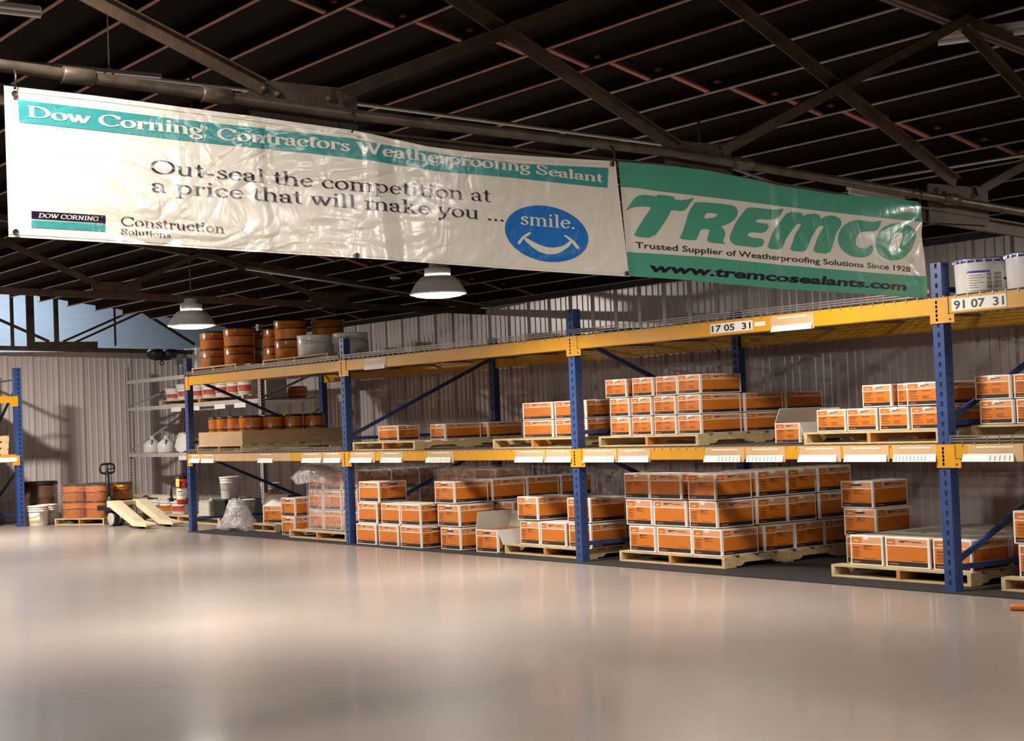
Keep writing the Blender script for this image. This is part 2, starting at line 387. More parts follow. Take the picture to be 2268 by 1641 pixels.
TR_E = [(-3.1946,2.0863),(-3.0725,2.083),(-3.0242,2.0828),(-2.9974,2.0877),(-2.9757,2.0935),(-2.9943,2.0654),(-3.0175,2.0469),(-3.04,2.0396),(-3.0753,2.0366),(-3.1479,2.037),(-3.1683,2.021),(-3.0707,2.0177),(-3.106,1.9751),(-3.2052,1.978),(-3.2186,1.9546),(-3.1076,1.9496),(-3.1317,1.9098),(-3.2897,1.9156),(-3.3145,1.9258),(-3.3262,1.9411),(-3.3209,1.96),(-3.3022,1.9919),(-3.2748,2.0273),(-3.2389,2.0602),(-3.2163,2.08)]
TR_M = [(-2.9535,2.0783),(-2.857,2.0759),(-2.8669,2.0625),(-2.8324,2.0704),(-2.7955,2.0761),(-2.7635,2.0748),(-2.748,2.0656),(-2.7473,2.0542),(-2.7133,2.067),(-2.6758,2.0725),(-2.6433,2.0698),(-2.6206,2.0575),(-2.6123,2.0397),(-2.6229,2.0211),(-2.6479,1.9971),(-2.6636,1.9703),(-2.6746,1.9436),(-2.7019,1.8953),(-2.8102,1.8996),(-2.7907,1.9336),(-2.7699,1.9734),(-2.7502,1.9936),(-2.7303,2.0172),(-2.7322,2.0237),(-2.7437,2.0243),(-2.7624,2.0193),(-2.7819,2.0023),(-2.8114,1.9688),(-2.8315,1.9389),(-2.8543,1.9),(-2.9553,1.903),(-2.9354,1.9358),(-2.9149,1.9783),(-2.8909,2.0017),(-2.8716,2.0235),(-2.878,2.0281),(-2.894,2.0259),(-2.9127,2.0139),(-2.9363,1.9937),(-2.9601,1.9704),(-2.9795,1.944),(-3.0018,1.9049),(-3.0969,1.9086),(-3.0812,1.9377),(-3.0616,1.9734),(-3.0334,2.0031),(-2.996,2.0365)]
TR_C = [(-2.3467,2.0641),(-2.3531,2.041),(-2.3692,2.0202),(-2.3942,2.0109),(-2.4428,2.0082),(-2.4865,2.002),(-2.5113,1.9885),(-2.5248,1.9648),(-2.5275,1.9448),(-2.515,1.9318),(-2.4867,1.926),(-2.4528,1.9286),(-2.4331,1.9359),(-2.4203,1.9463),(-2.409,1.9332),(-2.4151,1.9146),(-2.4356,1.8973),(-2.4701,1.8864),(-2.5086,1.8838),(-2.556,1.8876),(-2.593,1.8998),(-2.6246,1.9221),(-2.6395,1.9447),(-2.6425,1.971),(-2.6315,1.9977),(-2.6039,2.0251),(-2.5647,2.0464),(-2.526,2.0562),(-2.4829,2.0579),(-2.4446,2.0543),(-2.4108,2.0529),(-2.3766,2.0562)]
TR_O = [(-2.2186,2.0568),(-2.1686,2.0546),(-2.1293,2.0389),(-2.1081,2.0157),(-2.1077,1.9848),(-2.1255,1.9466),(-2.158,1.9149),(-2.1999,1.8899),(-2.2507,1.8768),(-2.3003,1.8756),(-2.3486,1.8878),(-2.3766,1.909),(-2.3892,1.9389),(-2.3872,1.9691),(-2.3705,1.9999),(-2.3344,2.0282),(-2.2788,2.0488)]
TR_OH = [(-2.2165,2.0147),(-2.1968,2.0092),(-2.198,1.9922),(-2.2096,1.9679),(-2.2315,1.9401),(-2.2577,1.9207),(-2.2852,1.9165),(-2.2994,1.9263),(-2.2956,1.945),(-2.2787,1.976),(-2.2522,2.0023)]
TL_HEAD = [(-6.4019,2.2417,0.0362),(-6.1677,2.2298,0.0372),(-5.8631,2.2237,0.0392),(-5.7113,2.2136,0.0398),(-5.2515,2.2114,0.0416),(-5.1798,2.2051,0.0402),(-5.0934,2.2013,0.0422),(-4.8095,2.1852,0.0416),(-4.3829,2.1735,0.0397),(-4.321,2.167,0.0363),(-4.0166,2.1522,0.0353)]
TL_OUT = [(-5.988,2.0803,0.0463),(-5.3134,2.0658,0.0478),(-4.5735,2.0464,0.0495)]
TL_PRICE = [(-5.987,2.0166,0.0462),(-5.3474,2.0025,0.0477),(-4.5061,1.9732,0.0498)]
TL_CONS = [(-6.0984,1.8972,0.0304),(-5.7131,1.8861,0.03)]
TL_SOL = [(-6.0994,1.8682,0.019),(-5.9189,1.861,0.0185)]
TL_DOW = [(-6.3762,1.9139,0.0133),(-6.1758,1.9087,0.0136)]
TL_SMILE = [(-4.436,1.9655,0.0483),(-4.2367,1.9593,0.0492),(-4.1604,1.9562,0.0495)]
TL_TRUST = [(-3.8541,1.8891,0.0254),(-3.3677,1.8711,0.0255),(-2.7677,1.8477,0.0257),(-2.1505,1.8254,0.0247)]
TL_WWW = [(-3.7934,1.7928,0.0359),(-3.36,1.7773,0.0373),(-2.8908,1.7595,0.0366),(-2.1915,1.7355,0.0376)]
R_TREMCO = [(-2.1603,1.8817),(-2.1377,1.8823)]
R_DOW = [(-5.7859,2.2487),(-5.7791,2.2492)]
# ------------------------------------------------------------------ the setting
XR = -2.6     # where the low roof ends


def roof_z(y): return 2.5 + 0.15 * (2.3 - y)


mb = MB(); mb.box(-14, -16, -0.1, 24, 3.2, 0)
struct(mb.build('floor', M_FLOOR))


def cladding(length, height, axis, origin, name, material):
    """corrugated steel sheet: wide pans with one tall rib and three low ones each 0.376 m"""
    prof = []
    p = 0.376; x = 0.0
    while x < length:
        for dx, h in ((0, 0), (0.020, 0.026), (0.040, 0.026), (0.060, 0), (0.128, 0), (0.138, 0.009), (0.154, 0.009), (0.164, 0), (0.222, 0), (0.232, 0.009), (0.248, 0.009), (0.258, 0), (0.31, 0), (0.32, 0.009), (0.336, 0.009), (0.346, 0)):
            if x + dx <= length: prof.append((x + dx, h))
        x += p
    m = MB()
    for (a, h0), (b, h1) in zip(prof, prof[1:]):
        if axis == 'x':
            m.face([(origin[0] + a, origin[1] - h0, 0), (origin[0] + b, origin[1] - h1, 0), (origin[0] + b, origin[1] - h1, height), (origin[0] + a, origin[1] - h0, height)])
        else:
            m.face([(origin[0] + h1, origin[1] + b, 0), (origin[0] + h0, origin[1] + a, 0), (origin[0] + h0, origin[1] + a, height), (origin[0] + h1, origin[1] + b, height)][::-1])
    # outer skin so the wall has depth
    if axis == 'x': m.box(origin[0], origin[1] + 0.012, 0, origin[0] + length, origin[1] + 0.10, height)
    else: m.box(origin[0] - 0.10, origin[1], 0, origin[0] - 0.012, origin[1] + length, height)
    return struct(m.build(name, material))


cladding(28.0, 2.475, 'x', (-5.1, 2.3), 'wall_right', M_WALL)
cladding(9.2, 2.45, 'y', (-5.1, -6.9), 'wall_back', M_WALLB)

mb = MB()
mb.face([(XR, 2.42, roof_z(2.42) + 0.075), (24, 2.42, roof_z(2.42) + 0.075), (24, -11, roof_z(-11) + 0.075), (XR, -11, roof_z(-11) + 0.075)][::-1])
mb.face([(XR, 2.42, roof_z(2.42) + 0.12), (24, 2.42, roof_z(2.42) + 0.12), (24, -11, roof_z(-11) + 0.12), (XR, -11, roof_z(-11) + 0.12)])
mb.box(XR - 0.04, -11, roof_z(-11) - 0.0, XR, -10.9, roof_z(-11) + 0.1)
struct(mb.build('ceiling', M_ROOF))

# taller room beyond the low back wall, lit by one added cool lamp in place of daylight
mb = MB(); mb.box(-9.2, -9, 0, -9.0, 6, 4.6)
struct(mb.build('wall_beyond', M_BRICK))
mb = MB(); mb.box(-9.2, -9, 4.6, -2.4, 6, 4.7)
struct(mb.build('ceiling_beyond', M_ROOF))

# purlins, each a channel with a pale bottom flange, shade painted into the web
for k in range(26):
    y = 2.175 - 0.377 * k; z = roof_z(y)
    m = MB()
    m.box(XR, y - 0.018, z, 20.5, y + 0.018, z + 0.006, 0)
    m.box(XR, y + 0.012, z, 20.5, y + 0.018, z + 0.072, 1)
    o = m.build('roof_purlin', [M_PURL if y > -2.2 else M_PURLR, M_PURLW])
    tag(o, *(('thin pale steel purlin running under the dark red roof sheets', 'purlin', 'pale roof purlins') if y > -2.2 else
          ('thin purlin with reddish light in its colour, under the dark roof away from racks', 'purlin', 'red roof purlins')))


def strut(x, y):
    z = roof_z(y) + 0.008; z2 = roof_z(y - 0.36) + 0.062
    m = MB(); m.bar((x, y - 0.004, z), (x - 0.03, y - 0.368, z2), 0.042, 0.012)
    tag(m.build('purlin_strut', M_STRUT), 'short red oxide bridging strut between two roof purlins', 'strut', 'bridging struts between the purlins')


for k in range(18):
    y = 2.155 - 0.377 * k
    strut(11.75 - 0.24 * (0.5 - y) if y < 0.5 else 11.75, y)
for k in range(8):
    y = 2.155 - 0.377 * k
    strut(4.25 - 0.05 * k, y)
for k in range(5): strut(0.6, 2.155 - 0.377 * k)
for k in range(4): strut(9.35, 2.155 - 0.377 * k) if k < 2 else None


def roof_truss(x, chord, gussets, webs, top, label, col=None, pw=0.05):
    """lattice truss: double angle bottom chord, top chord under the purlins, gusset plates with rivets, web angles"""
    col = col or M_STEELD
    t = empty('roof_truss', (x, 0, 0)); tag(t, label, 'truss', 'roof trusses')
    m = MB()
    for (a, b) in zip(chord, chord[1:]):
        for s in (-1, 1):
            m.box_pts = None
            m.bar((s * 0.022, a[0], a[1] - 0.012), (s * 0.022, b[0], b[1] - 0.012), 0.034, 0.008)
            m.bar((s * 0.008, a[0], a[1] - 0.040), (s * 0.008, b[0], b[1] - 0.040), 0.008, 0.062)
    m.build('bottom_chord', col, t)
    if top:
        m = MB()
        for s in (-1, 1): m.bar((s * 0.02, top[0][0], top[0][1]), (s * 0.02, top[1][0], top[1][1]), 0.03, 0.06)
        m.build('top_chord', col, t)
    for (y0, y1, zb, zt0, zt1) in gussets:
        m = MB()
        m.box(0.024, y0, zb, 0.032, y1, zt0)
        q = 0.014
        for (yy, zz) in ((y0 + 0.06, zt0 - 0.03), (y0 + 0.115, zt0 - 0.045), (y1 - 0.115, zt0 - 0.045), (y1 - 0.06, zt0 - 0.03)):
            pr = [(q, 0), (q * 0.85, 0.006), (q * 0.5, 0.011), (0.001, 0.013)]
            i0 = len(m.v)
            m.lathe(pr, (0, 0, 0), n=10, mat=1, cap0=False, cap1=False)
            for j in range(i0, len(m.v)):
                vx, vy, vz = m.v[j]; m.v[j] = (0.032 + vz, yy + vx, zz + vy)
        m.build('gusset_plate', [col, col], t)
    for w_ in webs:
        (a, b) = w_[0], w_[1]; side = w_[2] if len(w_) > 2 else 0.04; mt = w_[3] if len(w_) > 3 else col
        m = MB()
        m.bar((side, a[0], a[1]), (side, b[0], b[1]), 0.006, pw, up=(0, 0, 1))
        m.bar((side + 0.016, a[0], a[1] + pw * 0.48), (side + 0.016, b[0], b[1] + pw * 0.48), 0.032, 0.006, up=(0, 0, 1))
        m.build('web_member', mt, t)
    return t


def pt(y, x): return (y, roof_z(y) - 0.03)


roof_truss(13.2, [(-8.4, 2.447), (-6.483, 2.345), (-5.184, 2.288), (-3.683, 2.247), (-1.306, 2.084), (2.26, 1.945)],
           [(-5.618, -5.18, 2.27, 2.43, 2.43), (-3.705, -3.325, 2.20, 2.345, 2.33), (-2.06, -1.62, 2.06, 2.245, 2.23), (-7.3, -6.9, 2.32, 2.47, 2.47)],
           [((-5.27, 2.395), (-3.45, 3.145), 0.045), ((-4.98, 2.925), (-3.63, 2.305), 0.034), ((-3.39, 2.315), (-1.75, 3.06), 0.045), ((-3.56, 3.10), (-1.86, 2.255), 0.034),
            ((-6.62, 2.82), (-5.56, 2.40), 0.034), ((-6.95, 2.14 + 0.3), (-6.05, 2.80), 0.045), ((-1.72, 2.22), (-0.2, 2.84), 0.045), ((-1.75, 3.02), (-0.3, 2.10), 0.034)],
           ((-8.4, roof_z(-8.4) - 0.04), (2.2, roof_z(2.2) - 0.04)), 'riveted brown lattice truss carrying both vinyl banners')
roof_truss(3.13, [(-8.4, 2.86), (-3.2, 2.63), (2.29, 2.465)],
           [(-2.33, -1.83, 2.56, 2.69, 2.69), (0.05, 0.5, 2.50, 2.62, 2.6)],
           [((-3.9, 3.36), (-2.29, 2.665), 0.034), ((-2.02, 2.64), (-1.15, 3.00), 0.045), ((-1.05, 2.96), (0.12, 2.58), 0.034), ((0.42, 2.58), (0.95, 2.66), 0.045)],
           ((-8.4, roof_z(-8.4) - 0.04), (2.2, roof_z(2.2) - 0.04)), 'dark steel truss behind the lit dome lamp, crossing over the first rack bay', M_STEELD, 0.05)
T3 = roof_truss(-4.72, [(-6.5, 2.66), (-0.688, 2.53), (2.28, 2.445)],
           [(-0.25, 0.75, 2.48, 2.575, 2.575)],
           [((-1.4, 3.20), (0.02, 2.575), 0.034), ((0.22, 2.575), (1.70, 3.20), 0.045), ((0.40, 2.565), (1.66, 3.11), 0.06), ((1.38, 3.06), (2.28, 2.52), 0.034),
            ((1.02, 2.5), (1.02, 3.3), 0.02)],
           ((-6.5, 3.36), (2.2, 3.36)), 'dark truss on top of the low back wall against the pale block wall', M_STEELD, 0.035)

for (y, w_) in ((-0.235, 0.10), (0.145, 0.055), (-0.50, 0.035)):
    m = MB(); m.box(-0.03, y - w_ / 2, 2.50, 0.03, y + w_ / 2, 3.38)
    m.build('post', M_STEELD, T3)
# the pipe the banners hang from
t = empty('steel_pipe', (13.27, 0, 0)); tag(t, 'old steel pipe with couplings running along the truss above both banners', 'pipe')
pp = [(0, -8.4, 2.485), (0, -6.483, 2.385), (0, -5.184, 2.325), (0, -3.683, 2.284), (0, -1.306, 2.122), (0, 2.2, 1.99)]
m = MB(); m.tube(pp, 0.021, 12); m.build('pipe', M_PIPE, t)
for (y, z) in ((-5.76, 2.352), (-3.3, 2.259), (-6.25, 2.374), (-1.95, 2.168)):
    m = MB(); m.tube([(0, y - 0.055, z + 0.002), (0, y - 0.05, z + 0.0015), (0, y + 0.05, z - 0.0015), (0, y + 0.055, z - 0.002)], [0.024, 0.029, 0.029, 0.024], 12); m.build('coupling', M_PIPE, t)

# conduits under the roof
def conduit(pts, r, label, m_=None):
    m = MB(); m.tube(pts, r, 8)
    return tag(m.build('conduit', m_ or M_COND), label, 'conduit')


conduit([(10.92, -8.0, 3.02), (10.92, -3.86, 2.905), (10.57, -1.4, 2.90), (9.85, 1.01, 2.90 - 0.2), (9.4, 2.2, 2.50)], 0.012, 'long pale conduit behind the truss, crossing under the purlins toward the wall')
conduit([(10.47, 0.43, 2.765), (11.84, 0.53, 2.755), (14.0, 0.6, 2.74)], 0.011, 'bright conduit along the purlins behind the brown truss near the green banner corner')
conduit([(3.6, -0.9, 2.80), (3.4, 0.6, 2.66), (3.3, 2.2, 2.49)], 0.012, 'thin pale conduit above the dark truss near the first rack bay')
for (a, b, lab) in (((12.85, -1.47, 3.06), (14.1, -1.10, 3.0), 'fluorescent strip fixture hung under the roof above the end of the green banner'),
                    ((10.55, 0.30, 2.68), (10.60, 0.78, 2.62), 'short strip fixture under the purlins just above the green banner'),
                    ((8.9, -6.1, 3.72), (9.50, -5.02, 3.56), 'white strip fixture under the roof above the start of the white banner')):
    t = empty('strip_light', a); tag(t, lab, 'light fixture')
    A = Vector(a); Bv = Vector(b)
    m = MB(); m.bar((0, 0, 0.035), tuple(Bv - A + Vector((0, 0, 0.035))), 0.06, 0.025); m.build('housing', M_HOUSING, t)
    m = MB(); m.tube([(0, 0, 0), tuple(Bv - A)], 0.016, 10); m.build('lamp_tube', M_PGREY, t)
t = empty('hanging_channel', (11.09, -5.54, 2.91)); tag(t, 'thin steel channel hanging on an eye hook above the white banner', 'channel')
m = MB(); m.bar((0, 0, 0), (0, 0.53, 0.0), 0.03, 0.018); m.build('channel', M_COND, t)
m = MB(); m.tube([(0, 0.27 + 0.022 * math.cos(a), -0.005 + 0.022 * math.sin(a)) for a in [i * math.pi / 8 for i in range(17)]], 0.006, 6)
m.tube([(0, 0.27, 0.015), (0, 0.27, roof_z(-5.27) - 2.91 + 0.07)], 0.004, 6); m.build('eye_hook', M_COND, t)

# ------------------------------------------------------------------ high bay lamps
def high_bay(x, y, z, watt, colr, spread, label):
    t = empty('high_bay_lamp', (x, y, z)); tag(t, label, 'lamp', 'high bay lamps')
    r = 0.225
    m = MB(); m.lathe([(r, 0.0), (r * 1.01, 0.012), (r * 0.97, 0.018), (r * 0.80, 0.085), (r * 0.62, 0.130), (r * 0.50, 0.145), (r * 0.47, 0.145), (r * 0.60, 0.125), (r * 0.78, 0.08), (r * 0.95, 0.012), (r * 0.96, 0.0)], n=40, cap0=False, cap1=False)
    m.build('reflector_dome', M_HOUSING, t)
    m = MB(); m.lathe([(r * 0.44, 0.140), (r * 0.46, 0.165), (r * 0.46, 0.205), (r * 0.30, 0.215), (r * 0.28, 0.26), (0.02, 0.265)], n=28); m.build('ballast_housing', M_HOUSING, t)
    m = MB(); m.tube([(0, 0, 0.26), (0, 0, roof_z(y) - z + 0.07)], 0.008, 8); m.build('hanger_rod', M_STEELD, t)
    m = MB(); m.lathe([(0.02, -0.028), (r * 0.5, -0.024), (r * 0.80, -0.012), (r * 0.95, 0.006), (r * 0.95, 0.010)], n=40, cap1=True); m.build('lens', M_LENS, t)
    L = bpy.data.lights.new('high_bay_light', 'AREA'); L.shape = 'DISK'; L.size = 0.40; L.energy = watt; L.color = colr; L.spread = math.radians(spread)
    lo = bpy.data.objects.new('high_bay_light', L); COL.objects.link(lo); lo.parent = t; lo.location = (0, 0, -0.035)


for l in LAMPS: high_bay(*l)
for (x, y, z, e) in ((-7.2, 0.6, 4.35, 120),):
    t = empty('daylight_stand_in', (x, y, z)); tag(t, 'unseen cool lamp added for daylight in the room beyond the back wall', 'lamp')  # unseen lamp standing in for daylight in the far room
    m = MB(); m.box(-0.6, -0.9, 0.0, 0.6, 0.9, 0.25); m.build('housing', M_HOUSING, t)
    L = bpy.data.lights.new('daylight', 'AREA'); L.shape = 'RECTANGLE'; L.size = 1.1; L.size_y = 1.7; L.energy = e; L.color = (0.72, 0.86, 1.0)
    lo = bpy.data.objects.new('daylight', L); COL.objects.link(lo); lo.parent = t; lo.location = (0, 0, -0.01)

# ------------------------------------------------------------------ banners
XB = 13.30


def lerp_line(pts, y):
    pts = sorted(pts, key=lambda p: p[0])
    if y <= pts[0][0]: a, b = pts[0], pts[1]
    elif y >= pts[-1][0]: a, b = pts[-2], pts[-1]
    else:
        for a, b in zip(pts, pts[1:]):
            if a[0] <= y <= b[0]: break
    f = (y - a[0]) / (b[0] - a[0])
    return [a[k] + f * (b[k] - a[k]) for k in range(1, len(a))]


def drape(y, z):
    """how far the hanging cloth stands out of its plane"""
    d = 0.010 * math.sin(y * 2.3 + z * 1.7) + 0.006 * math.sin(y * 5.1 - z * 3.0 + 1.0)
    for (c0, wd, h) in ((-5.14, 0.035, 0.005), (-5.05, 0.03, -0.004), (-5.62, 0.04, 0.004), (-3.1, 0.04, -0.004)):
        d += h * math.exp(-((y - c0 + 0.08 * (z - 2.0)) / wd) ** 2)
    # pulls fanning from the tied corner of the green banner
    dy, dz = y + 2.07, z - 2.14
    rr = math.hypot(dy, dz)
    if rr < 0.9:
        an = math.atan2(-dz, -dy)
        d += 0.007 * math.sin(an * 11) * math.exp(-rr * 2.2) * min(1, rr / 0.08)
    return d


SC_B = (18.40982 - XB) / (18.40982 - 13.2)   # the pixel measurements were taken in the plane x = 13.2
def tob(y, z): return (-8.2038 + (y + 8.2038) * SC_B, 1.2 + (z - 1.2) * SC_B)


def conv(pts): return [tob(p[0], p[1]) + ((p[2] * SC_B,) if len(p) > 2 else ()) for p in pts]


def banner_sheet(top, bot, name, material, off=0.0, ny=300, nz=36, parent=None, thick=True):
    top = conv(top); bot = conv(bot)
    ya, yb = top[0][0], top[-1][0]; ya2, yb2 = bot[0][0], bot[-1][0]
    m = MB(); V = []
    for i in range(ny + 1):
        f = i / ny; y0 = ya + (yb - ya) * f; y1 = ya2 + (yb2 - ya2) * f
        z0 = lerp_line(top, y0)[0]; z1 = lerp_line(bot, y1)[0]
        for j in range(nz + 1):
            g = j / nz; y = y0 + (y1 - y0) * g; z = z0 + (z1 - z0) * g
            V.append((XB + off + drape(y, z), y, z))
    m.v = V
    for i in range(ny):
        for j in range(nz):
            a = i * (nz + 1) + j
            m.f.append((a, a + nz + 1, a + nz + 2, a + 1)); m.m.append(0); m.s.append(True)
    if thick:      # a back face just behind, closed at the rim
        n0 = len(m.v); m.v += [(x - 0.0015, y, z) for x, y, z in V]
        for i in range(ny):
            for j in range(nz):
                a = n0 + i * (nz + 1) + j
                m.f.append((a + 1, a + nz + 2, a + nz + 1, a)); m.m.append(0); m.s.append(True)
    me = m.mesh(name, [material])
    bm = bmesh.new(); bm.from_mesh(me); bmesh.ops.recalc_face_normals(bm, faces=bm.faces); bm.to_mesh(me); bm.free()
    return link(name, me, parent)


def conform(bm, name, material, parent, off):
    """cut a flat print along the cloth grid and lay it on the cloth"""
    ys = [v.co.y for v in bm.verts]; zs = [v.co.z for v in bm.verts]
    y = math.ceil(min(ys) / 0.015) * 0.015
    while y < max(ys):
        bmesh.ops.bisect_plane(bm, geom=bm.verts[:] + bm.edges[:] + bm.faces[:], plane_co=(0, y, 0), plane_no=(0, 1, 0)); y += 0.015
    z = math.ceil(min(zs) / 0.04) * 0.04
    while z < max(zs):
        bmesh.ops.bisect_plane(bm, geom=bm.verts[:] + bm.edges[:] + bm.faces[:], plane_co=(0, 0, z), plane_no=(0, 0, 1)); z += 0.04
    for v in bm.verts: v.co.x = XB + off + drape(v.co.y, v.co.z)
    for f in bm.faces:
        f.normal_update()
        if f.normal.x < 0: f.normal_flip()
        f.smooth = True
    me = bpy.data.meshes.new(name); bm.to_mesh(me); bm.free(); me.materials.append(material)
    return link(name, me, parent)


def poly_print(name, polys, material, parent, off=0.004, holes=()):
    """a printed shape from outlines in the banner plane; holes are cut out"""
    cu = bpy.data.curves.new('tmp', 'CURVE'); cu.dimensions = '2D'; cu.fill_mode = 'BOTH'
    for pl in list(polys) + list(holes):
        pl = conv(pl); s = cu.splines.new('POLY'); s.points.add(len(pl) - 1); s.use_cyclic_u = True
        for p, (y, z) in zip(s.points, pl): p.co = (y, z, 0, 1)
    ob = bpy.data.objects.new('tmp', cu); COL.objects.link(ob)
    dg = bpy.context.evaluated_depsgraph_get(); me = bpy.data.meshes.new_from_object(ob.evaluated_get(dg))
    bpy.data.objects.remove(ob)
    bm = bmesh.new(); bm.from_mesh(me)
    for v in bm.verts: v.co = Vector((XB, v.co.x, v.co.y))
    return conform(bm, name, material, parent, off)


def chaikin(pts, n=2):
    for _ in range(n):
        q = []
        for a, b in zip(pts, pts[1:] + pts[:1]):
            q.append((a[0] * 0.78 + b[0] * 0.22, a[1] * 0.78 + b[1] * 0.22)); q.append((a[0] * 0.22 + b[0] * 0.78, a[1] * 0.22 + b[1] * 0.78))
        pts = q
    return pts


# a serif alphabet drawn with a broad pen: cap height 1, x-height 0.68
def ar(cx, cy, rx, ry, a0, a1, n=14): return [(cx + rx * math.cos(math.radians(a0 + (a1 - a0) * i / n)), cy + ry * math.sin(math.radians(a0 + (a1 - a0) * i / n))) for i in range(n + 1)]


GL = {
 'o': (.70, [ar(.35, .34, .26, .31, 0, 360, 24)], [], []),
 'c': (.62, [ar(.36, .34, .26, .31, 48, 322, 18)], [], [(.52, .53)]),
 'e': (.64, [[(.12, .38), (.57, .38)], ar(.35, .34, .24, .31, 8, 325, 20)], [], []),
 'a': (.64, [ar(.27, .47, .19, .18, 165, 20, 8) + [(.46, .45), (.46, .10), (.53, .02), (.62, .05)], ar(.28, .18, .18, .16, 70, 320, 12) + [(.46, .16)], [(.46, .40), (.33, .345)]], [], [(.12, .50)]),
 't': (.44, [[(.20, .90), (.20, .12), (.27, .02), (.42, .05)]], [(.21, .665, .17)], []),
 'h': (.78, [[(.18, 1.03), (.18, 0)], ar(.39, .44, .21, .22, 165, 5, 10) + [(.60, .44), (.60, 0)]], [(.18, .012, .15), (.60, .012, .15), (.10, 1.02, .08)], []),
 'n': (.78, [[(.18, .68), (.18, 0)], ar(.39, .44, .21, .22, 165, 5, 10) + [(.60, .44), (.60, 0)]], [(.18, .012, .15), (.60, .012, .15), (.10, .665, .08)], []),
 'm': (1.16, [[(.18, .68), (.18, 0)], ar(.38, .44, .20, .22, 165, 5, 10) + [(.58, .44), (.58, 0)], ar(.78, .44, .20, .22, 165, 5, 10) + [(.98, .44), (.98, 0)]], [(.18, .012, .15), (.58, .012, .14), (.98, .012, .15), (.10, .665, .08)], []),
 'i': (.38, [[(.19, .68), (.19, 0)]], [(.19, .012, .15), (.11, .665, .08)], [(.19, .93)]),
 'l': (.38, [[(.19, 1.03), (.19, 0)]], [(.19, .012, .15), (.11, 1.02, .08)], []),
 'u': (.78, [[(.17, .68), (.17, .22)] + ar(.37, .22, .20, .20, 180, 340, 10), [(.58, .68), (.58, 0)]], [(.10, .665, .09), (.51, .665, .09), (.64, .012, .07)], []),
 'r': (.54, [[(.18, .68), (.18, 0)], ar(.38, .42, .20, .22, 160, 60, 6)], [(.19, .012, .16), (.10, .665, .08)], [(.46, .58)]),
 's': (.54, [[(.45, .52), (.40, .62), (.28, .655), (.16, .61), (.13, .51), (.20, .42), (.34, .345), (.44, .26), (.46, .16), (.38, .05), (.25, .02), (.13, .07), (.09, .17)]], [], []),
 'g': (.66, [ar(.31, .46, .20, .20, 0, 360, 18), [(.20, .28), (.14, .20), (.20, .11), (.42, .08), (.56, .01), (.58, -.10), (.46, -.25), (.28, -.28), (.10, -.22), (.07, -.12), (.17, .0)], [(.46, .58), (.63, .62)]], [], []),
 'p': (.74, [[(.18, .68), (.18, -.30)], ar(.39, .34, .24, .31, 150, -150, 18)], [(.18, -.29, .15), (.10, .665, .08)], []),
 'w': (1.00, [[(.08, .68), (.30, .02)], [(.30, .02), (.50, .60)], [(.44, .68), (.68, .02)], [(.68, .02), (.92, .68)]], [(.10, .668, .12), (.47, .668, .11), (.90, .668, .10)], []),
 'k': (.74, [[(.18, 1.03), (.18, 0)], [(.19, .26), (.54, .66)], [(.32, .40), (.62, .0)]], [(.18, .012, .15), (.10, 1.02, .08), (.52, .668, .14), (.60, .012, .14)], []),
 'y': (.70, [[(.10, .68), (.36, .04)], [(.62, .68), (.34, -.05), (.24, -.22), (.12, -.27)]], [(.12, .668, .13), (.60, .668, .11)], [(.11, -.24)]),
 'f': (.46, [[(.20, 0), (.20, .82)] + ar(.37, .83, .17, .18, 170, 50, 7)], [(.20, .012, .15), (.22, .665, .19)], [(.46, .93)]),
 'D': (1.02, [[(.20, 1), (.20, 0)], [(.20, .97), (.40, .97)] + ar(.42, .5, .48, .47, 88, -88, 16) + [(.20, .03)]], [(.14, .985, .14), (.14, .015, .14)], []),
 'C': (.96, [ar(.52, .5, .44, .49, 38, 325, 20), [(.86, .96), (.87, .68)]], [], []),
 'W': (1.38, [[(.12, 1), (.42, .02)], [(.42, .02), (.68, .92)], [(.60, 1), (.90, .02)], [(.90, .02), (1.22, 1)]], [(.14, .985, .17), (.62, .985, .16), (1.20, .985, .15)], []),
 'S': (.78, [[(.62, .78), (.55, .92), (.38, .98), (.20, .93), (.12, .78), (.18, .62), (.40, .49), (.60, .37), (.66, .22), (.56, .07), (.36, .015), (.18, .07), (.10, .24)], [(.63, .98), (.63, .70)], [(.10, .02), (.10, .32)]], [], []),
 'O': (1.08, [ar(.54, .5, .45, .48, 0, 360, 28)], [], []),
 'R': (1.0, [[(.20, 1), (.20, 0)], [(.20, .97), (.42, .97)] + ar(.44, .74, .28, .24, 85, -88, 12) + [(.20, .50)], [(.46, .50), (.86, .02)]], [(.16, .985, .15), (.20, .015, .17), (.86, .015, .13)], []),
 'N': (1.10, [[(.22, .98), (.22, .0)], [(.18, 1), (.86, .02)], [(.86, .0), (.86, 1)]], [(.16, .985, .14), (.22, .015, .14), (.86, .985, .15)], []),
 'I': (.48, [[(.24, 1), (.24, 0)]], [(.24, .985, .17), (.24, .015, .17)], []),
 'G': (1.06, [ar(.52, .5, .44, .49, 40, 330, 20), [(.86, .96), (.87, .70)], [(.86, .42), (.86, .08)]], [(.84, .42, .15)], []),
 '-': (.48, [], [(.24, .27, .16)], []),
 '.': (.34, [], [], [(.16, .06)]),
 ' ': (.36, [], [], []),
}


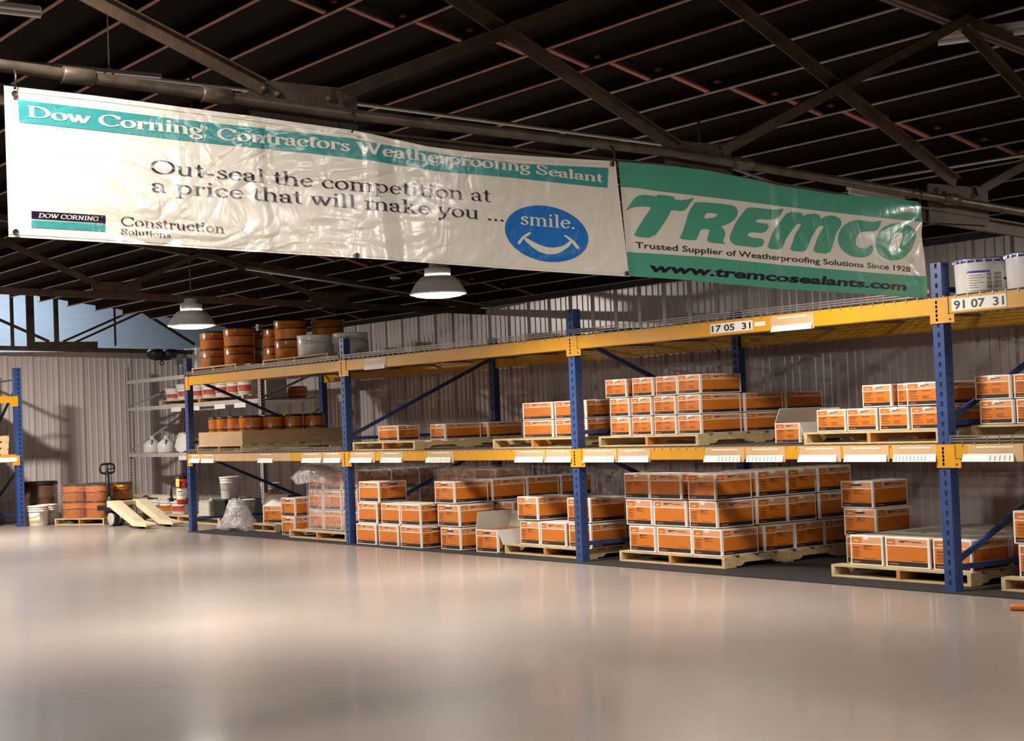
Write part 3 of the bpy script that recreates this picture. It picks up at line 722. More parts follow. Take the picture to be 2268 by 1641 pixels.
def serif_polys(text, thick, thin, track=0.0):
    """convex pieces of every letter, in units of the cap height; returns pieces, total advance"""
    out = []; x0 = 0.0; al = math.radians(16)
    def wdt(d):
        th = math.atan2(d[1], d[0]); return thin + (thick - thin) * abs(math.sin(th - al)) ** 1.5
    for ch in text:
        adv, strokes, serifs, dots = GL[ch]
        k = 1 + 0.35 * max(0, thick - 0.16)
        for st in strokes:
            offs = []
            for i, p in enumerate(st):
                a = st[max(i - 1, 0)]; b = st[min(i + 1, len(st) - 1)]
                if st[0] == st[-1] or (abs(st[0][0] - st[-1][0]) < 1e-6 and abs(st[0][1] - st[-1][1]) < 1e-6):
                    if i in (0, len(st) - 1): a, b = st[-2], st[1]
                d = (b[0] - a[0], b[1] - a[1]); n = math.hypot(*d) or 1; wv = wdt(d) / 2
                offs.append(((p[0] - d[1] / n * wv, p[1] + d[0] / n * wv), (p[0] + d[1] / n * wv, p[1] - d[0] / n * wv)))
            for (l0, r0), (l1, r1) in zip(offs, offs[1:]):
                out.append([(x0 + k * q[0], q[1]) for q in (l0, l1, r1, r0)])
        sh = thin * 0.55 if ch not in '-' else 0.04
        if ch == 't': sh = thin * 0.7
        for (sx, sy, sw) in serifs:
            out.append([(x0 + k * (sx - sw), sy - sh), (x0 + k * (sx + sw), sy - sh), (x0 + k * (sx + sw), sy + sh), (x0 + k * (sx - sw), sy + sh)])
        for (dx, dy) in dots:
            rr = max(0.085, thick * 0.55)
            out.append([(x0 + k * dx + rr * math.cos(a), dy + rr * math.sin(a)) for a in [i * math.pi / 5 for i in range(10)]])
        x0 += adv * k + track
    return out, x0 - track


def place_text(pieces, adv, base, name, material, parent, off, shear=0.0):
    base = conv(base)
    ya, yb = base[0][0], base[-1][0]
    bm = bmesh.new()
    for pc in pieces:
        vs = []
        for (u, v) in pc:
            y = ya + (yb - ya) * (u / adv)
            z, cap = lerp_line(base, y)
            vs.append(bm.verts.new((XB, y + shear * v * cap, z + v * cap)))
        try: bm.faces.new(vs)
        except ValueError: pass
    return conform(bm, name, material, parent, off)


def serif_text(text, base, name, material, parent, thick=0.15, thin=0.055, off=0.006, shear=0.0, track=0.0):
    """every word is a print of its own"""
    full = serif_polys(text, thick, thin, track)[1]; at = 0
    for wd in text.split(' '):
        x = serif_polys(text[:at] + '.', thick, thin, track)[1] - serif_polys('.', thick, thin, track)[1] if at else 0.0
        at += len(wd) + 1
        if not wd: continue
        p, _ = serif_polys(wd, thick, thin, track)
        place_text([[(u + x, v) for u, v in f] for f in p], full, base, name, material, parent, off, shear)


def sans_mesh(text, bold=0.0):
    cu = bpy.data.curves.new('tmp', 'FONT'); cu.body = text; cu.size = 1.0; cu.offset = bold; cu.resolution_u = 3
    ob = bpy.data.objects.new('tmp', cu); COL.objects.link(ob)
    dg = bpy.context.evaluated_depsgraph_get(); me = bpy.data.meshes.new_from_object(ob.evaluated_get(dg)); bpy.data.objects.remove(ob)
    vs = [(v.co.x, v.co.y) for v in me.vertices]; x0 = min(v[0] for v in vs); x1 = max(v[0] for v in vs)
    fs = [[vs[i] for i in p.vertices] for p in me.polygons]
    return [[(x - x0, y / 0.71) for x, y in f] for f in fs], x1 - x0


def by_words(polys, n):
    """split the faces of a line of lettering at its n - 1 widest gaps"""
    iv = sorted((min(p[0] for p in f), max(p[0] for p in f)) for f in polys); gaps = []; e = iv[0][1]
    for a, b in iv:
        if a > e: gaps.append((a - e, (a + e) / 2))
        e = max(e, b)
    cuts = sorted(g[1] for g in sorted(gaps)[::-1][:n - 1])
    out = [[] for _ in range(n)]
    for f in polys:
        c = sum(p[0] for p in f) / len(f); out[sum(c > k for k in cuts)].append(f)
    return [o for o in out if o]


def sans_text(text, base, name, material, parent, bold=0.0, off=0.006, shear=0.0):
    p, a = sans_mesh(text, bold)
    for wd in by_words(p, len(text.split())): place_text(wd, a, base, name, material, parent, off, shear)


def grommet(parent, y, z):
    m = MB(); i0 = 0
    m.lathe([(0.006, 0), (0.008, 0.002), (0.0105, 0.0)], n=14, cap0=False, cap1=False)
    m.lathe([(0.0005, -0.0005), (0.0065, -0.0005)], n=14, mat=1, cap0=False, cap1=False)
    y, z = tob(y, z)
    m.v = [(XB + 0.008 + drape(y, z) + c, y + a, z + b) for a, b, c in m.v]
    m.build('grommet', [M_PIPE, M_INK], parent)


def tie(parent, y, z):
    y, z = tob(y, z)
    m = MB(); m.tube([(XB + 0.012 + drape(y, z), y, z - 0.012), (XB + 0.02, y + 0.004, z + 0.03), (XB - 0.008, y + 0.01, z + 0.062)], 0.004, 6)
    m.build('cable_tie', M_BLACK, parent)


wb = banner_sheet(WB_TOP, WB_BOT, 'vinyl_banner', V_CREAM)
tag(wb, 'long cream vinyl banner with teal headline strip and blue smile disc', 'banner', 'banners hanging from the truss')
poly_print('headline_strip', [STRIP_TOP + STRIP_BOT[::-1]], V_TEAL, wb, 0.0012)
serif_text('Dow Corning  Contractors Weatherproofing Sealant', TL_HEAD, 'headline_lettering', V_CREAM, wb, 0.215, 0.07, 0.0024)
serif_text('Out-seal the competition at', TL_OUT, 'slogan_lettering', V_NAVY, wb, 0.125, 0.04, 0.0014)
serif_text('a price that will make you ...', TL_PRICE, 'slogan_lettering', V_NAVY, wb, 0.125, 0.04, 0.0014)
serif_text('Construction', TL_CONS, 'small_lettering', V_BROWNTX, wb, 0.115, 0.05, 0.0014)
serif_text('Solutions', TL_SOL, 'small_lettering', V_BROWNTX, wb, 0.12, 0.06, 0.0014)
poly_print('logo_black_bar', [LOGO_BLACK], V_NAVY, wb, 0.0012)
poly_print('logo_teal_bar', [LOGO_TEAL], V_TEAL, wb, 0.0012)
serif_text('DOW CORNING', TL_DOW, 'logo_lettering', V_CREAM, wb, 0.20, 0.08, 0.0024, shear=0.25)
poly_print('smile_disc', [SMILE_DISC], V_BLUE, wb, 0.0012)
poly_print('smile_mouth', [chaikin(SMILE_MOUTH, 1)], V_CREAM, wb, 0.0024)
poly_print('smile_cheek', [chaikin(SMILE_L, 1)], V_CREAM, wb, 0.0028)
poly_print('smile_cheek', [chaikin(SMILE_R, 1)], V_CREAM, wb, 0.0028)
serif_text('smile.', TL_SMILE, 'disc_lettering', V_CREAM, wb, 0.16, 0.055, 0.0024)


def ring_r(yz0, yz1, r, name, material, parent):
    """registered mark: a ring round a small R"""
    c = ((yz0[0] + yz1[0]) / 2, yz0[1])
    o = [(c[0] + r * math.cos(a), c[1] + r * math.sin(a)) for a in [i * math.pi / 12 for i in range(24)]]
    q = [(c[0] + r * 0.84 * math.cos(a), c[1] + r * 0.84 * math.sin(a)) for a in [i * math.pi / 12 for i in range(24)]]
    poly_print(name, [o], material, parent, 0.0024, holes=[q])
    sans_text('R', [(c[0] - r * 0.42, c[1] - r * 0.5, r), (c[0] + r * 0.42, c[1] - r * 0.5, r)], name, material, parent, 0.0, 0.0028)


ring_r(R_DOW[0], R_DOW[1], 0.013, 'registered_mark', V_CREAM, wb)
for (y, z) in ((WB_TOP[0][0] + 0.03, WB_TOP[0][1] - 0.025), (WB_TOP[-1][0] - 0.02, WB_TOP[-1][1] - 0.015), (WB_BOT[0][0] + 0.02, WB_BOT[0][1] + 0.015), (WB_BOT[2][0], WB_BOT[2][1] + 0.008), (WB_BOT[-1][0] - 0.015, WB_BOT[-1][1] + 0.012)): grommet(wb, y, z)
for (y, z) in ((WB_TOP[0][0] + 0.03, WB_TOP[0][1]), (WB_TOP[4][0], WB_TOP[4][1]), (WB_TOP[-1][0] - 0.02, WB_TOP[-1][1])): tie(wb, y, z)
# stitched hem lines
for (a, b) in ((WB_TOP, 0.014), (WB_BOT, -0.012)):
    up = [(y, z - b) for y, z in a]; lo = [(y, z - b - 0.0025) for y, z in a]
    poly_print('hem_stitch', [up + lo[::-1]], V_BROWNTX if False else V_CREAM, wb, 0.0014)

OFFG = -0.012
gb = banner_sheet(GB_TOP, GB_BOT, 'vinyl_banner', V_CREAM, OFFG, 150, 36)
tag(gb, 'green and cream vinyl banner with large slanted letters and a web address', 'banner', 'banners hanging from the truss')
poly_print('green_band', [GTOP + GTOP_B[::-1]], V_GREEN, gb, OFFG + 0.0012)
poly_print('green_band', [GBOT_T + GB_BOT[::-1]], V_GREEN, gb, OFFG + 0.0012)
for pl, hl in ((TR_T, None), (TR_R, TR_RH), (TR_E, None), (TR_M, None), (TR_C, None), (TR_O, TR_OH)):
    poly_print('brand_letter', [chaikin(pl, 1)], V_GREEN, gb, OFFG + 0.0016, holes=[chaikin(hl, 1)] if hl else ())
sans_text('Trusted Supplier of Weatherproofing Solutions Since 1928', TL_TRUST, 'tagline_lettering', V_BROWNTX, gb, 0.012, OFFG + 0.0016)
sans_text('www.tremcosealants.com', TL_WWW, 'web_address_lettering', V_NAVY, gb, 0.035, OFFG + 0.0024, shear=0.35)
ring_r(R_TREMCO[0], R_TREMCO[1], 0.012, 'registered_mark', V_GREEN, gb)
for (y, z) in ((GB_TOP[-1][0] - 0.03, GB_TOP[-1][1] - 0.012), (GB_BOT[-1][0] - 0.02, GB_BOT[-1][1] + 0.012)): grommet(gb, y, z)
tie(gb, GB_TOP[-1][0] - 0.03, GB_TOP[-1][1])

# ------------------------------------------------------------------ pallet racks
ZM0, ZM1 = 0.842, 0.934      # middle beam
ZT0, ZT1 = 1.754, 1.862      # top beam


def rack_post(parent, x, y, h=2.085, w=0.086, d=0.075, faces='fs', name='post'):
    m = MB()
    m.box(x, y, 0, x + w, y + d, h)
    z = 0.05
    while z < h - 0.03:
        if 'f' in faces: m.box(x + w * 0.42, y - 0.0012, z, x + w * 0.42 + 0.017, y + 0.001, z + 0.030, 1)
        if 's' in faces: m.box(x + w - 0.001, y + d * 0.45, z + 0.012, x + w + 0.0012, y + d * 0.45 + 0.010, z + 0.022, 1)
        z += 0.0625
    m.box(x - 0.012, y - 0.010, 0, x + w + 0.012, y + d + 0.01, 0.006)
    o = m.build(name, [M_BLUE, M_BLUED], parent)
    return o


def brace(parent, x, a, b):
    m = MB(); m.bar((x, a[0], a[1]), (x, b[0], b[1]), 0.022, 0.034); m.build('brace', M_BLUE, parent)


def connector(parent, x0, x1, y, z0, z1, tail):
    m = MB()
    m.box(x0, y - 0.006, z0 - 0.055, x1, y, z1)
    if tail: m.box(x1 - 0.01, y - 0.005, z0 - 0.055, x1 + 0.045, y, z0 - 0.001)
    xs = x0 + 0.014 if tail else x1 - 0.030
    zz = z0 - 0.04; xm = x1 if not tail else x0
    for k in range(5):
        m.box(xm - 0.006, y - 0.0072, zz, xm + 0.008, y - 0.0055, zz + 0.018, 1); zz += (z1 - z0 + 0.03) / 5
    if tail: m.box(x1 + 0.005, y - 0.0062, z0 - 0.04, x1 + 0.02, y - 0.0045, z0 - 0.028, 1)
    m.build('beam_connector', [M_YEL, M_YELH], parent)


rack = empty('pallet_rack', (0, 0, 0))
tag(rack, 'long blue and yellow pallet rack along the corrugated wall', 'pallet rack')
for i in range(5):
    x = i * W
    rack_post(rack, x, 0.0)
    rack_post(rack, x, D - 0.075, faces='fs')
    xc = x + 0.05
    for z in (0.155, 1.07, 1.915): brace(rack, xc, (0.06, z), (D - 0.06, z))
    if i % 2 == 0:
        brace(rack, xc, (0.06, 1.85), (D - 0.07, 1.10)); brace(rack, xc, (0.06, 0.96), (D - 0.07, 0.19))
    else:
        brace(rack, xc, (0.06, 1.09), (D - 0.07, 1.86)); brace(rack, xc, (0.06, 0.19), (D - 0.07, 0.96))
for i in range(4):
    xa, xb = i * W + 0.086, (i + 1) * W
    for (z0, z1) in ((ZM0, ZM1), (ZT0, ZT1)):
        m = MB(); m.box(xa, -0.004, z0, xb, 0.045, z1); m.box(xa, 0.045, z0, xb, 0.07, z1 - 0.03)
        b = bevel(m.build('beam', M_YEL, rack), 0.004)
        connector(b, i * W + 0.043, xa + 0.05, -0.004, z0, z1, True)
        connector(b, xb - 0.01, (i + 1) * W + 0.043, -0.004, z0, z1, False)
        m = MB(); m.box(xa, D - 0.045, z0, xb, D + 0.004, z1)
        bevel(m.build('beam', M_YEL, rack), 0.004)


def wire_deck(x0, x1, z, label, lip=True):
    m = MB(); r = 0.0032
    n = int((x1 - x0) / 0.095)
    for k in range(n + 1):
        x = x0 + 0.012 + (x1 - x0 - 0.024) * k / n
        m.box(x - r, 0.0, z - r, x + r, D - 0.002, z + r)
        m.box(x - r, -0.007, z - 0.022, x + r, -0.004, z + (0.046 if lip else 0.004))
    for k in range(16):
        y = 0.03 + (D - 0.06) * k / 15
        m.box(x0 + 0.01, y - r, z - 0.006, x1 - 0.01, y + r, z - 0.002)
    for dz in (0.014, 0.030, 0.046) if lip else (): m.box(x0 + 0.01, -0.007, z + dz - r, x1 - 0.01, -0.003, z + dz + r)
    for k in range(5):
        x = x0 + (x1 - x0) * (k + 0.5) / 5
        m.box(x - 0.02, 0.05, z - 0.028, x + 0.02, D - 0.05, z - 0.008)
    o = m.build('wire_deck', M_WIRE); tag(o, label, 'wire deck', 'wire decks of the pallet rack')


BAY = ('first', 'second', 'third', 'fourth')
for i in range(4):
    wire_deck(i * W + 0.088, (i + 1) * W - 0.002, ZM1 + 0.006, 'galvanised wire deck on the middle beams of the %s rack bay from the back wall' % BAY[i], i in (0, 3))
    wire_deck(i * W + 0.088, (i + 1) * W - 0.002, ZT1 + 0.006, 'galvanised wire deck on the top beams of the %s rack bay from the back wall' % BAY[i], i < 3)

m = MB(); m.box(0.09, -0.055, 0, 4 * W, 2.1, 0.008)
tag(m.build('rubber_mat', M_MATB), 'black rubber floor mat running under the long pallet rack', 'mat')

# rack standing against the back wall
lr = empty('pallet_rack', (0, 0, 0)); tag(lr, 'blue and yellow pallet rack standing against the back wall, only its end post in view', 'pallet rack')
for y in (-0.85, -4.4):
    for (x, f) in ((-3.74, True), (-4.86, False)):
        m = MB(); m.box(x, y, 0, x + 0.075, y + 0.10, 2.16)
        z = 0.05
        while z < 2.12:
            m.box(x + 0.074, y + 0.048, z, x + 0.0762, y + 0.068, z + 0.030, 1)
            m.box(x + 0.03, y + 0.0985, z + 0.01, x + 0.04, y + 0.1012, z + 0.02, 1); z += 0.0625
        m.build('post', [M_BLUE, M_BLUED], lr)
    for z in (0.15, 0.97, 2.0):
        m = MB(); m.bar((-4.82, y + 0.05, z), (-3.7, y + 0.05, z), 0.03, 0.022); m.build('brace', M_BLUE, lr)
    m = MB(); m.bar((-4.8, y + 0.05, 1.25), (-3.7, y + 0.05, 1.92), 0.03, 0.022); m.build('brace', M_BLUE, lr)
    m = MB(); m.bar((-4.8, y + 0.05, 0.3), (-3.7, y + 0.05, 0.80), 0.03, 0.022); m.build('brace', M_BLUE, lr)
for (z0, z1) in ((0.885, 0.968), (1.685, 1.775)):
    for x in (-3.70, -4.85):
        m = MB(); m.box(x, -4.3, z0, x + 0.04, -0.85, z1); b = m.build('beam', M_YEL, lr)
        m = MB(); m.box(x + 0.034, -0.90, z0 - 0.05, x + 0.043, -0.80, z1); m.build('beam_connector', M_YEL, b)
m = MB(); m.box(-4.85, -4.3, 0.968, -3.66, -0.85, 0.985); m.build('board_deck', M_WOODR, lr)
m = MB(); m.box(-4.85, -4.3, 1.70, -3.70, -0.85, 1.715); m.build('board_deck', M_WOODR, lr)
m = MB(); m.box(-3.655, -3.9, 0.885, -3.648, -0.84, 0.945)
tag(m.build('label_strip', M_WHITE), 'long white label strip on the rack standing against the back wall', 'label strip')

# grey shelving in the corner behind the first bay
gr = empty('grey_shelving', (0, 0, 0)); tag(gr, 'grey slotted shelving unit in the corner behind the first blue bay', 'shelving')
GX0, GX1, GY0, GY1 = -4.62, -0.28, 1.12, 2.05


def grey_post(x, y, h):
    m = MB(); m.box(x, y, 0, x + 0.07, y + 0.06, h); z = 0.06
    while z < h - 0.04:
        m.box(x + 0.02, y - 0.001, z, x + 0.045, y + 0.001, z + 0.028, 1); m.box(x + 0.069, y + 0.02, z, x + 0.071, y + 0.035, z + 0.028, 1); z += 0.04
    m.build('post', [M_GREYP, M_STEELD], gr)


grey_post(GX0, GY0, 2.22); grey_post(GX1, GY0, 2.52); grey_post(GX0, GY1 - 0.06, 2.22); grey_post(GX1, GY1 - 0.06, 2.30)
for z in (0.86, 1.53, 1.93):
    for y in (GY0 - 0.004, GY1 - 0.04):
        m = MB(); m.box(GX0 + 0.07, y, z, GX1, y + 0.04, z + 0.055); m.build('beam', M_GREYP, gr)
    if z < 1.9:
        m = MB(); m.box(GX0 + 0.07, GY0 + 0.04, z + 0.03, GX1, GY1 - 0.04, z + 0.05); m.build('shelf_board', M_GREYP, gr)
for x in (GX0 + 0.035, GX1 + 0.035):
    m = MB(); m.bar((x, GY0 + 0.05, 0.95), (x, GY1 - 0.05, 1.45), 0.02, 0.03); m.build('brace', M_GREYP, gr)
    m = MB(); m.bar((x, GY0 + 0.05, 1.60), (x, GY1 - 0.05, 1.92), 0.02, 0.03); m.build('brace', M_GREYP, gr)
    m = MB(); m.bar((x, GY0 + 0.05, 0.15), (x, GY1 - 0.05, 0.15), 0.02, 0.03); m.build('brace', M_GREYP, gr)
for k, x in enumerate((-2.95, -2.35, -1.55, -0.95)):
    m = MB(); m.box(x, GY0 - 0.012, 1.485, x + 0.33, GY0 - 0.006, 1.545)
    tag(m.build('shelf_card', M_WHITE), 'blank white card on the upper grey shelf, %s from the back wall' % ('first', 'second', 'third', 'fourth')[k], 'card', 'cards on the upper grey shelf')
for k, x in enumerate((-2.75, -2.28)):
    m = MB(); m.box(x, GY0 - 0.012, 0.815, x + 0.36, GY0 - 0.006, 0.870)
    tag(m.build('shelf_card', M_WHITE), 'blank white card on the lower grey shelf under the jugs, %s' % ('near the slotted post', 'near the blue post')[k], 'card', 'cards on the lower grey shelf')
# ------------------------------------------------------------------ cartons
CM = [M_CARD, M_ORANGE, M_PEACH, M_INK, M_TEXTD, M_TEXTO, M_WHITE, M_GREYBOARD, M_KRAFT]


def face_map(which, w, d, h):
    """corner, along, up, out for a side of a box centred on x, y with its base at z = 0"""
    e = 0.0009
    return {'-y': ((-w / 2, -d / 2 - e, 0), (w, 0, 0), (0, -1, 0)), '+x': ((w / 2 + e, -d / 2, 0), (0, d, 0), (1, 0, 0)),
            '+y': ((w / 2, d / 2 + e, 0), (-w, 0, 0), (0, 1, 0)), '-x': ((-w / 2 - e, d / 2, 0), (0, -d, 0), (-1, 0, 0))}[which]


def print_face(m, which, w, d, h, style, rnd, top=1.0):
    c, al, out = face_map(which, w, d, h)
    lay = [0]

    def q(u0, v0, u1, v1, mi, lift=0):
        o = Vector(c) + Vector(out) * (lift * 0.0006); a = Vector(al)
        m.face([tuple(o + a * u0 + Vector((0, 0, h * v0))), tuple(o + a * u1 + Vector((0, 0, h * v0))), tuple(o + a * u1 + Vector((0, 0, h * v1))), tuple(o + a * u0 + Vector((0, 0, h * v1)))], mi)

    L, R_ = (0.05, 0.95)
    q(L, 0.745, R_, 0.945, 2); q(L, 0.745, 0.36 if style != 'side' else 0.24, 0.945, 1, 1)
    q(L, 0.20, R_, 0.705, 1)
    q(L, 0.055, R_, 0.20, 3)
    lx = 0.13 if style != 'side' else 0.09
    q(lx, 0.81, lx + 0.15 if style != 'side' else lx + 0.10, 0.835, 6, 2)           # pale maker's mark in the header
    q(0.09, 0.105, 0.30, 0.135, 5, 1)                                           # orange mark in the black strip
    if style == 'end':          # large carton, end: text column, bold heading
        for k in range(3): q(0.11, 0.60 - 0.022 * k, 0.11 + rnd.uniform(0.16, 0.22), 0.612 - 0.022 * k, 4, 1)
        for k in range(10):
            if k % 4 == 3: continue
            q(0.10, 0.50 - 0.025 * k, 0.10 + rnd.uniform(0.13, 0.23), 0.511 - 0.025 * k, 4, 1)
        q(0.42, 0.645, 0.69, 0.668, 3, 1); q(0.42, 0.612, 0.53, 0.630, 3, 1)
        q(0.42, 0.580, 0.62, 0.590, 4, 1); q(0.42, 0.555, 0.68, 0.565, 4, 1); q(0.42, 0.53, 0.74, 0.538, 4, 1)
        q(0.45, 0.235, 0.80, 0.250, 3, 1)
    elif style == 'side':       # large carton, side: heading in the header, plain panel
        q(0.33, 0.865, 0.56, 0.89, 3, 2); q(0.34, 0.83, 0.45, 0.852, 3, 2); q(0.58, 0.86, 0.82, 0.872, 4, 2); q(0.62, 0.835, 0.88, 0.845, 4, 2)
        q(0.62, 0.235, 0.90, 0.250, 3, 1)
        q(0.10, 0.50, 0.101, 0.51, 1, 1)
    else:                       # small carton: two text columns
        q(0.46, 0.86, 0.74, 0.885, 3, 2); q(0.46, 0.825, 0.60, 0.845, 3, 2)
        for k in range(3): q(0.10, 0.64 - 0.03 * k, 0.10 + rnd.uniform(0.24, 0.30), 0.655 - 0.03 * k, 4, 1)
        for k in range(8):
            if k in (2, 5): continue
            q(0.09, 0.53 - 0.036 * k, 0.09 + rnd.uniform(0.18, 0.33), 0.545 - 0.036 * k, 4, 1)
        for k in range(2): q(0.50, 0.635 - 0.03 * k, 0.50 + rnd.uniform(0.22, 0.34), 0.65 - 0.03 * k, 4, 1)
        for k in range(5): q(0.50, 0.42 - 0.036 * k, 0.50 + rnd.uniform(0.20, 0.38), 0.433 - 0.036 * k, 4, 1)
        q(0.44, 0.22, 0.445, 0.68, 1, 1)


def make_carton(w, d, h, end_style, side_style, handle, open_flaps=None, seed=1):
    rnd = random.Random(seed)
    m = MB()
    if open_flaps is None:
        m.box(-w / 2, -d / 2, 0, w / 2, d / 2, h, 0)
        m.box(-0.003, -d / 2 + 0.01, h - 0.001, 0.003, d / 2 - 0.01, h + 0.0006, 7)
        m.box(-0.03, -d / 2 - 0.001, h - 0.03, 0.03, d / 2 + 0.001, h + 0.0012, 0)
    else:
        t = 0.006
        m.box(-w / 2, -d / 2, 0, w / 2, d / 2, t, 8)
        m.box(-w / 2, -d / 2, 0, w / 2, -d / 2 + t, h, mats=[0, 7, 0, 0, 8, 0]); m.box(-w / 2, d / 2 - t, 0, w / 2, d / 2, h, mats=[0, 7, 8, 0, 0, 0])
        m.box(-w / 2, -d / 2 + t, 0, -w / 2 + t, d / 2 - t, h, mats=[0, 7, 0, 8, 0, 0]); m.box(w / 2 - t, -d / 2 + t, 0, w / 2, d / 2 - t, h, mats=[0, 7, 0, 0, 0, 8])
        m.box(-w / 2 + t, -d / 2 + t, h * 0.55, w / 2 - t, d / 2 - t, h * 0.56, 8)
    o = m.build('sealant_carton', CM)
    if open_flaps is None: bevel(o, 0.004, 1)
    p = MB()
    for f in ('-y', '+y'): print_face(p, f, w, d, h, end_style, rnd)
    for f in ('-x', '+x'): print_face(p, f, w, d, h, side_style, rnd)
    pm = p.mesh('print', CM)
    bm = bmesh.new(); bm.from_mesh(o.data); bm.from_mesh(pm)
    # keep the material index of the printed faces
    bm.to_mesh(o.data); bm.free()
    bpy.data.meshes.remove(pm)
    tag(o, 'orange and white sealant carton', 'carton')
    if handle:
        for s in (-1, 1):
            hm = MB(); pts = []
            for a in range(16):
                t = 2 * math.pi * a / 16
                pts.append((w * 0.16 * math.copysign(abs(math.cos(t)) ** 0.6, math.cos(t)) + w * 0.02, s * (d / 2 + 0.0032), h * 0.855 + h * 0.033 * math.copysign(abs(math.sin(t)) ** 0.8, math.sin(t))))
            hm.face(pts if s < 0 else pts[::-1], 0); hm.face([(x, s * (d / 2 + 0.001), z) for x, y, z in pts][::-1], 0)
            hm.build('handle_slot', M_INK, o)
    if open_flaps:
        for k, (side, ang, ln) in enumerate(open_flaps):
            fm = MB()
            if side == '-y': a, b, hinge = (-w / 2, 0, 0), (w / 2, 0, 0), (0, -d / 2, h)
            elif side == '+y': a, b, hinge = (-w / 2, 0, 0), (w / 2, 0, 0), (0, d / 2, h)
            elif side == '+x': a, b, hinge = (0, -d / 2, 0), (0, d / 2, 0), (w / 2, 0, h)
            else: a, b, hinge = (0, -d / 2, 0), (0, d / 2, 0), (-w / 2, 0, h)
            r = math.radians(ang); sg = {'-y': (0, -1), '+y': (0, 1), '+x': (1, 0), '-x': (-1, 0)}[side]
            off = Vector((sg[0] * math.cos(r) * ln, sg[1] * math.cos(r) * ln, math.sin(r) * ln)); nn = Vector((-sg[0] * math.sin(r), -sg[1] * math.sin(r), math.cos(r))) * 0.004
            A, Bv, H = Vector(a), Vector(b), Vector(hinge)
            q = [A + H, Bv + H, Bv + H + off, A + H + off]
            bm0 = [tuple(v) for v in q]; tp = [tuple(v + nn) for v in q]
            fm.face(bm0[::-1], 0); fm.face(tp, 1)
            for i in range(4): j = (i + 1) % 4; fm.face([bm0[i], bm0[j], tp[j], tp[i]], 0)
            fo = fm.build('flap', [M_CARD, M_GREYBOARD], o)
    return o


LW, LD, LH = 0.322, 0.385, 0.206      # large carton
SW, SD, SH = 0.252, 0.430, 0.151      # small carton
P_LARGE = make_carton(LW, LD, LH, 'end', 'side', False, seed=2)
P_HAND = make_carton(LW, LD, LH, 'end', 'side', True, seed=3)
P_SMALL = make_carton(SW, SD, SH, 'small', 'side', False, seed=4)
R90 = math.pi / 2


def carton(kind, x0, x1, y, z, label, group, end=True, tilt=0.0):
    """front-left lower corner x0, front face at y; end=True shows the end to the aisle"""
    proto = {'L': P_LARGE, 'H': P_HAND, 'S': P_SMALL}[kind]
    w, d, h = (SW, SD, SH) if kind == 'S' else (LW, LD, LH)
    wide = x1 - x0
    if end: sc = (wide / w, 1, 1); loc = ((x0 + x1) / 2, y + d / 2, z); rz = 0
    else: sc = (1, wide / d, 1); loc = ((x0 + x1) / 2, y + w / 2, z); rz = R90
    return instance(proto, loc, rz + math.radians(tilt), label, group, sc)


ORD = ('first', 'second', 'third', 'fourth', 'fifth', 'sixth')


def rowset(kind, y, z, spans, row, stack, group, tilt=0.3):
    """a row of cartons along the aisle; spans: (x0, x1, end?)"""
    rnd = random.Random(hash((row, stack)) % 1000 if False else len(row) * 37 + len(stack))
    for k, s in enumerate(spans):
        look = 'text-panel' if s[2] else 'plain-panel'
        kd = s[3] if len(s) > 3 else kind
        if kd == 'H' and s[2]: look = 'handle-slot'
        carton(kd, s[0], s[1], y + rnd.uniform(-0.006, 0.012), z, '%s carton, %s along the %s front row, %s' % (look, ORD[k], row, stack), group, s[2], rnd.uniform(-tilt, tilt))


def colset(kind, x1, z, ys, row, stack, group):
    """cartons running back to the wall behind the last front carton, faces flush at x1; ys: (y0, end face toward +x?)"""
    for k, (y, side) in enumerate(ys):
        w, d = (SW, SD) if kind == 'S' else (LW, LD)
        lab = 'carton in the %s row, %s behind the corner, %s' % (row, ORD[k], stack)
        if side: carton(kind, x1 - d, x1, y, z, lab, group, False)          # end face looks along +x
        else: carton(kind, x1 - w, x1, y, z, lab, group, True)


# pallets ---------------------------------------------------------------
def make_pallet(w, d, h):
    t = empty('wooden_pallet'); tag(t, 'pine pallet', 'pallet')
    n = 7
    for k in range(n):
        m = MB(); y0 = -d / 2 + (d - 0.11) * k / (n - 1); m.box(-w / 2, y0, h - 0.014, w / 2, y0 + 0.11, h); m.build('top_board', M_WOOD, t)
    for k, y0 in enumerate((-d / 2, -0.055, d / 2 - 0.11)):
        m = MB(); m.box(-w / 2, y0, 0, w / 2, y0 + 0.11, 0.011); m.build('bottom_board', M_WOOD, t)
    for k, x0 in enumerate((-w / 2, -0.016, w / 2 - 0.032)):
        m = MB(); hh = h - 0.014
        # stringer with two notched fork openings
        yy = [-d / 2, -d / 2 + 0.16, -d / 2 + 0.20, -0.16, -0.12, 0.12, 0.16, d / 2 - 0.20, d / 2 - 0.16, d / 2]
        zz = [0.011, 0.011, 0.036, 0.036, 0.011, 0.011, 0.036, 0.036, 0.011, 0.011]
        for i in range(len(yy) - 1):
            a, b = yy[i], yy[i + 1]; za, zb = zz[i], zz[i + 1]
            v = [(x0, a, za), (x0 + 0.032, a, za), (x0 + 0.032, b, zb), (x0, b, zb), (x0, a, hh), (x0 + 0.032, a, hh), (x0 + 0.032, b, hh), (x0, b, hh)]
            for q in ((0, 3, 2, 1), (0, 1, 5, 4), (1, 2, 6, 5), (2, 3, 7, 6), (3, 0, 4, 7)): m.face([v[j] for j in q], 0)
        m.build('stringer', M_WOODR if k == 1 else M_WOOD, t)
    return t


PALLET = make_pallet(1.24, 1.24, 0.085)


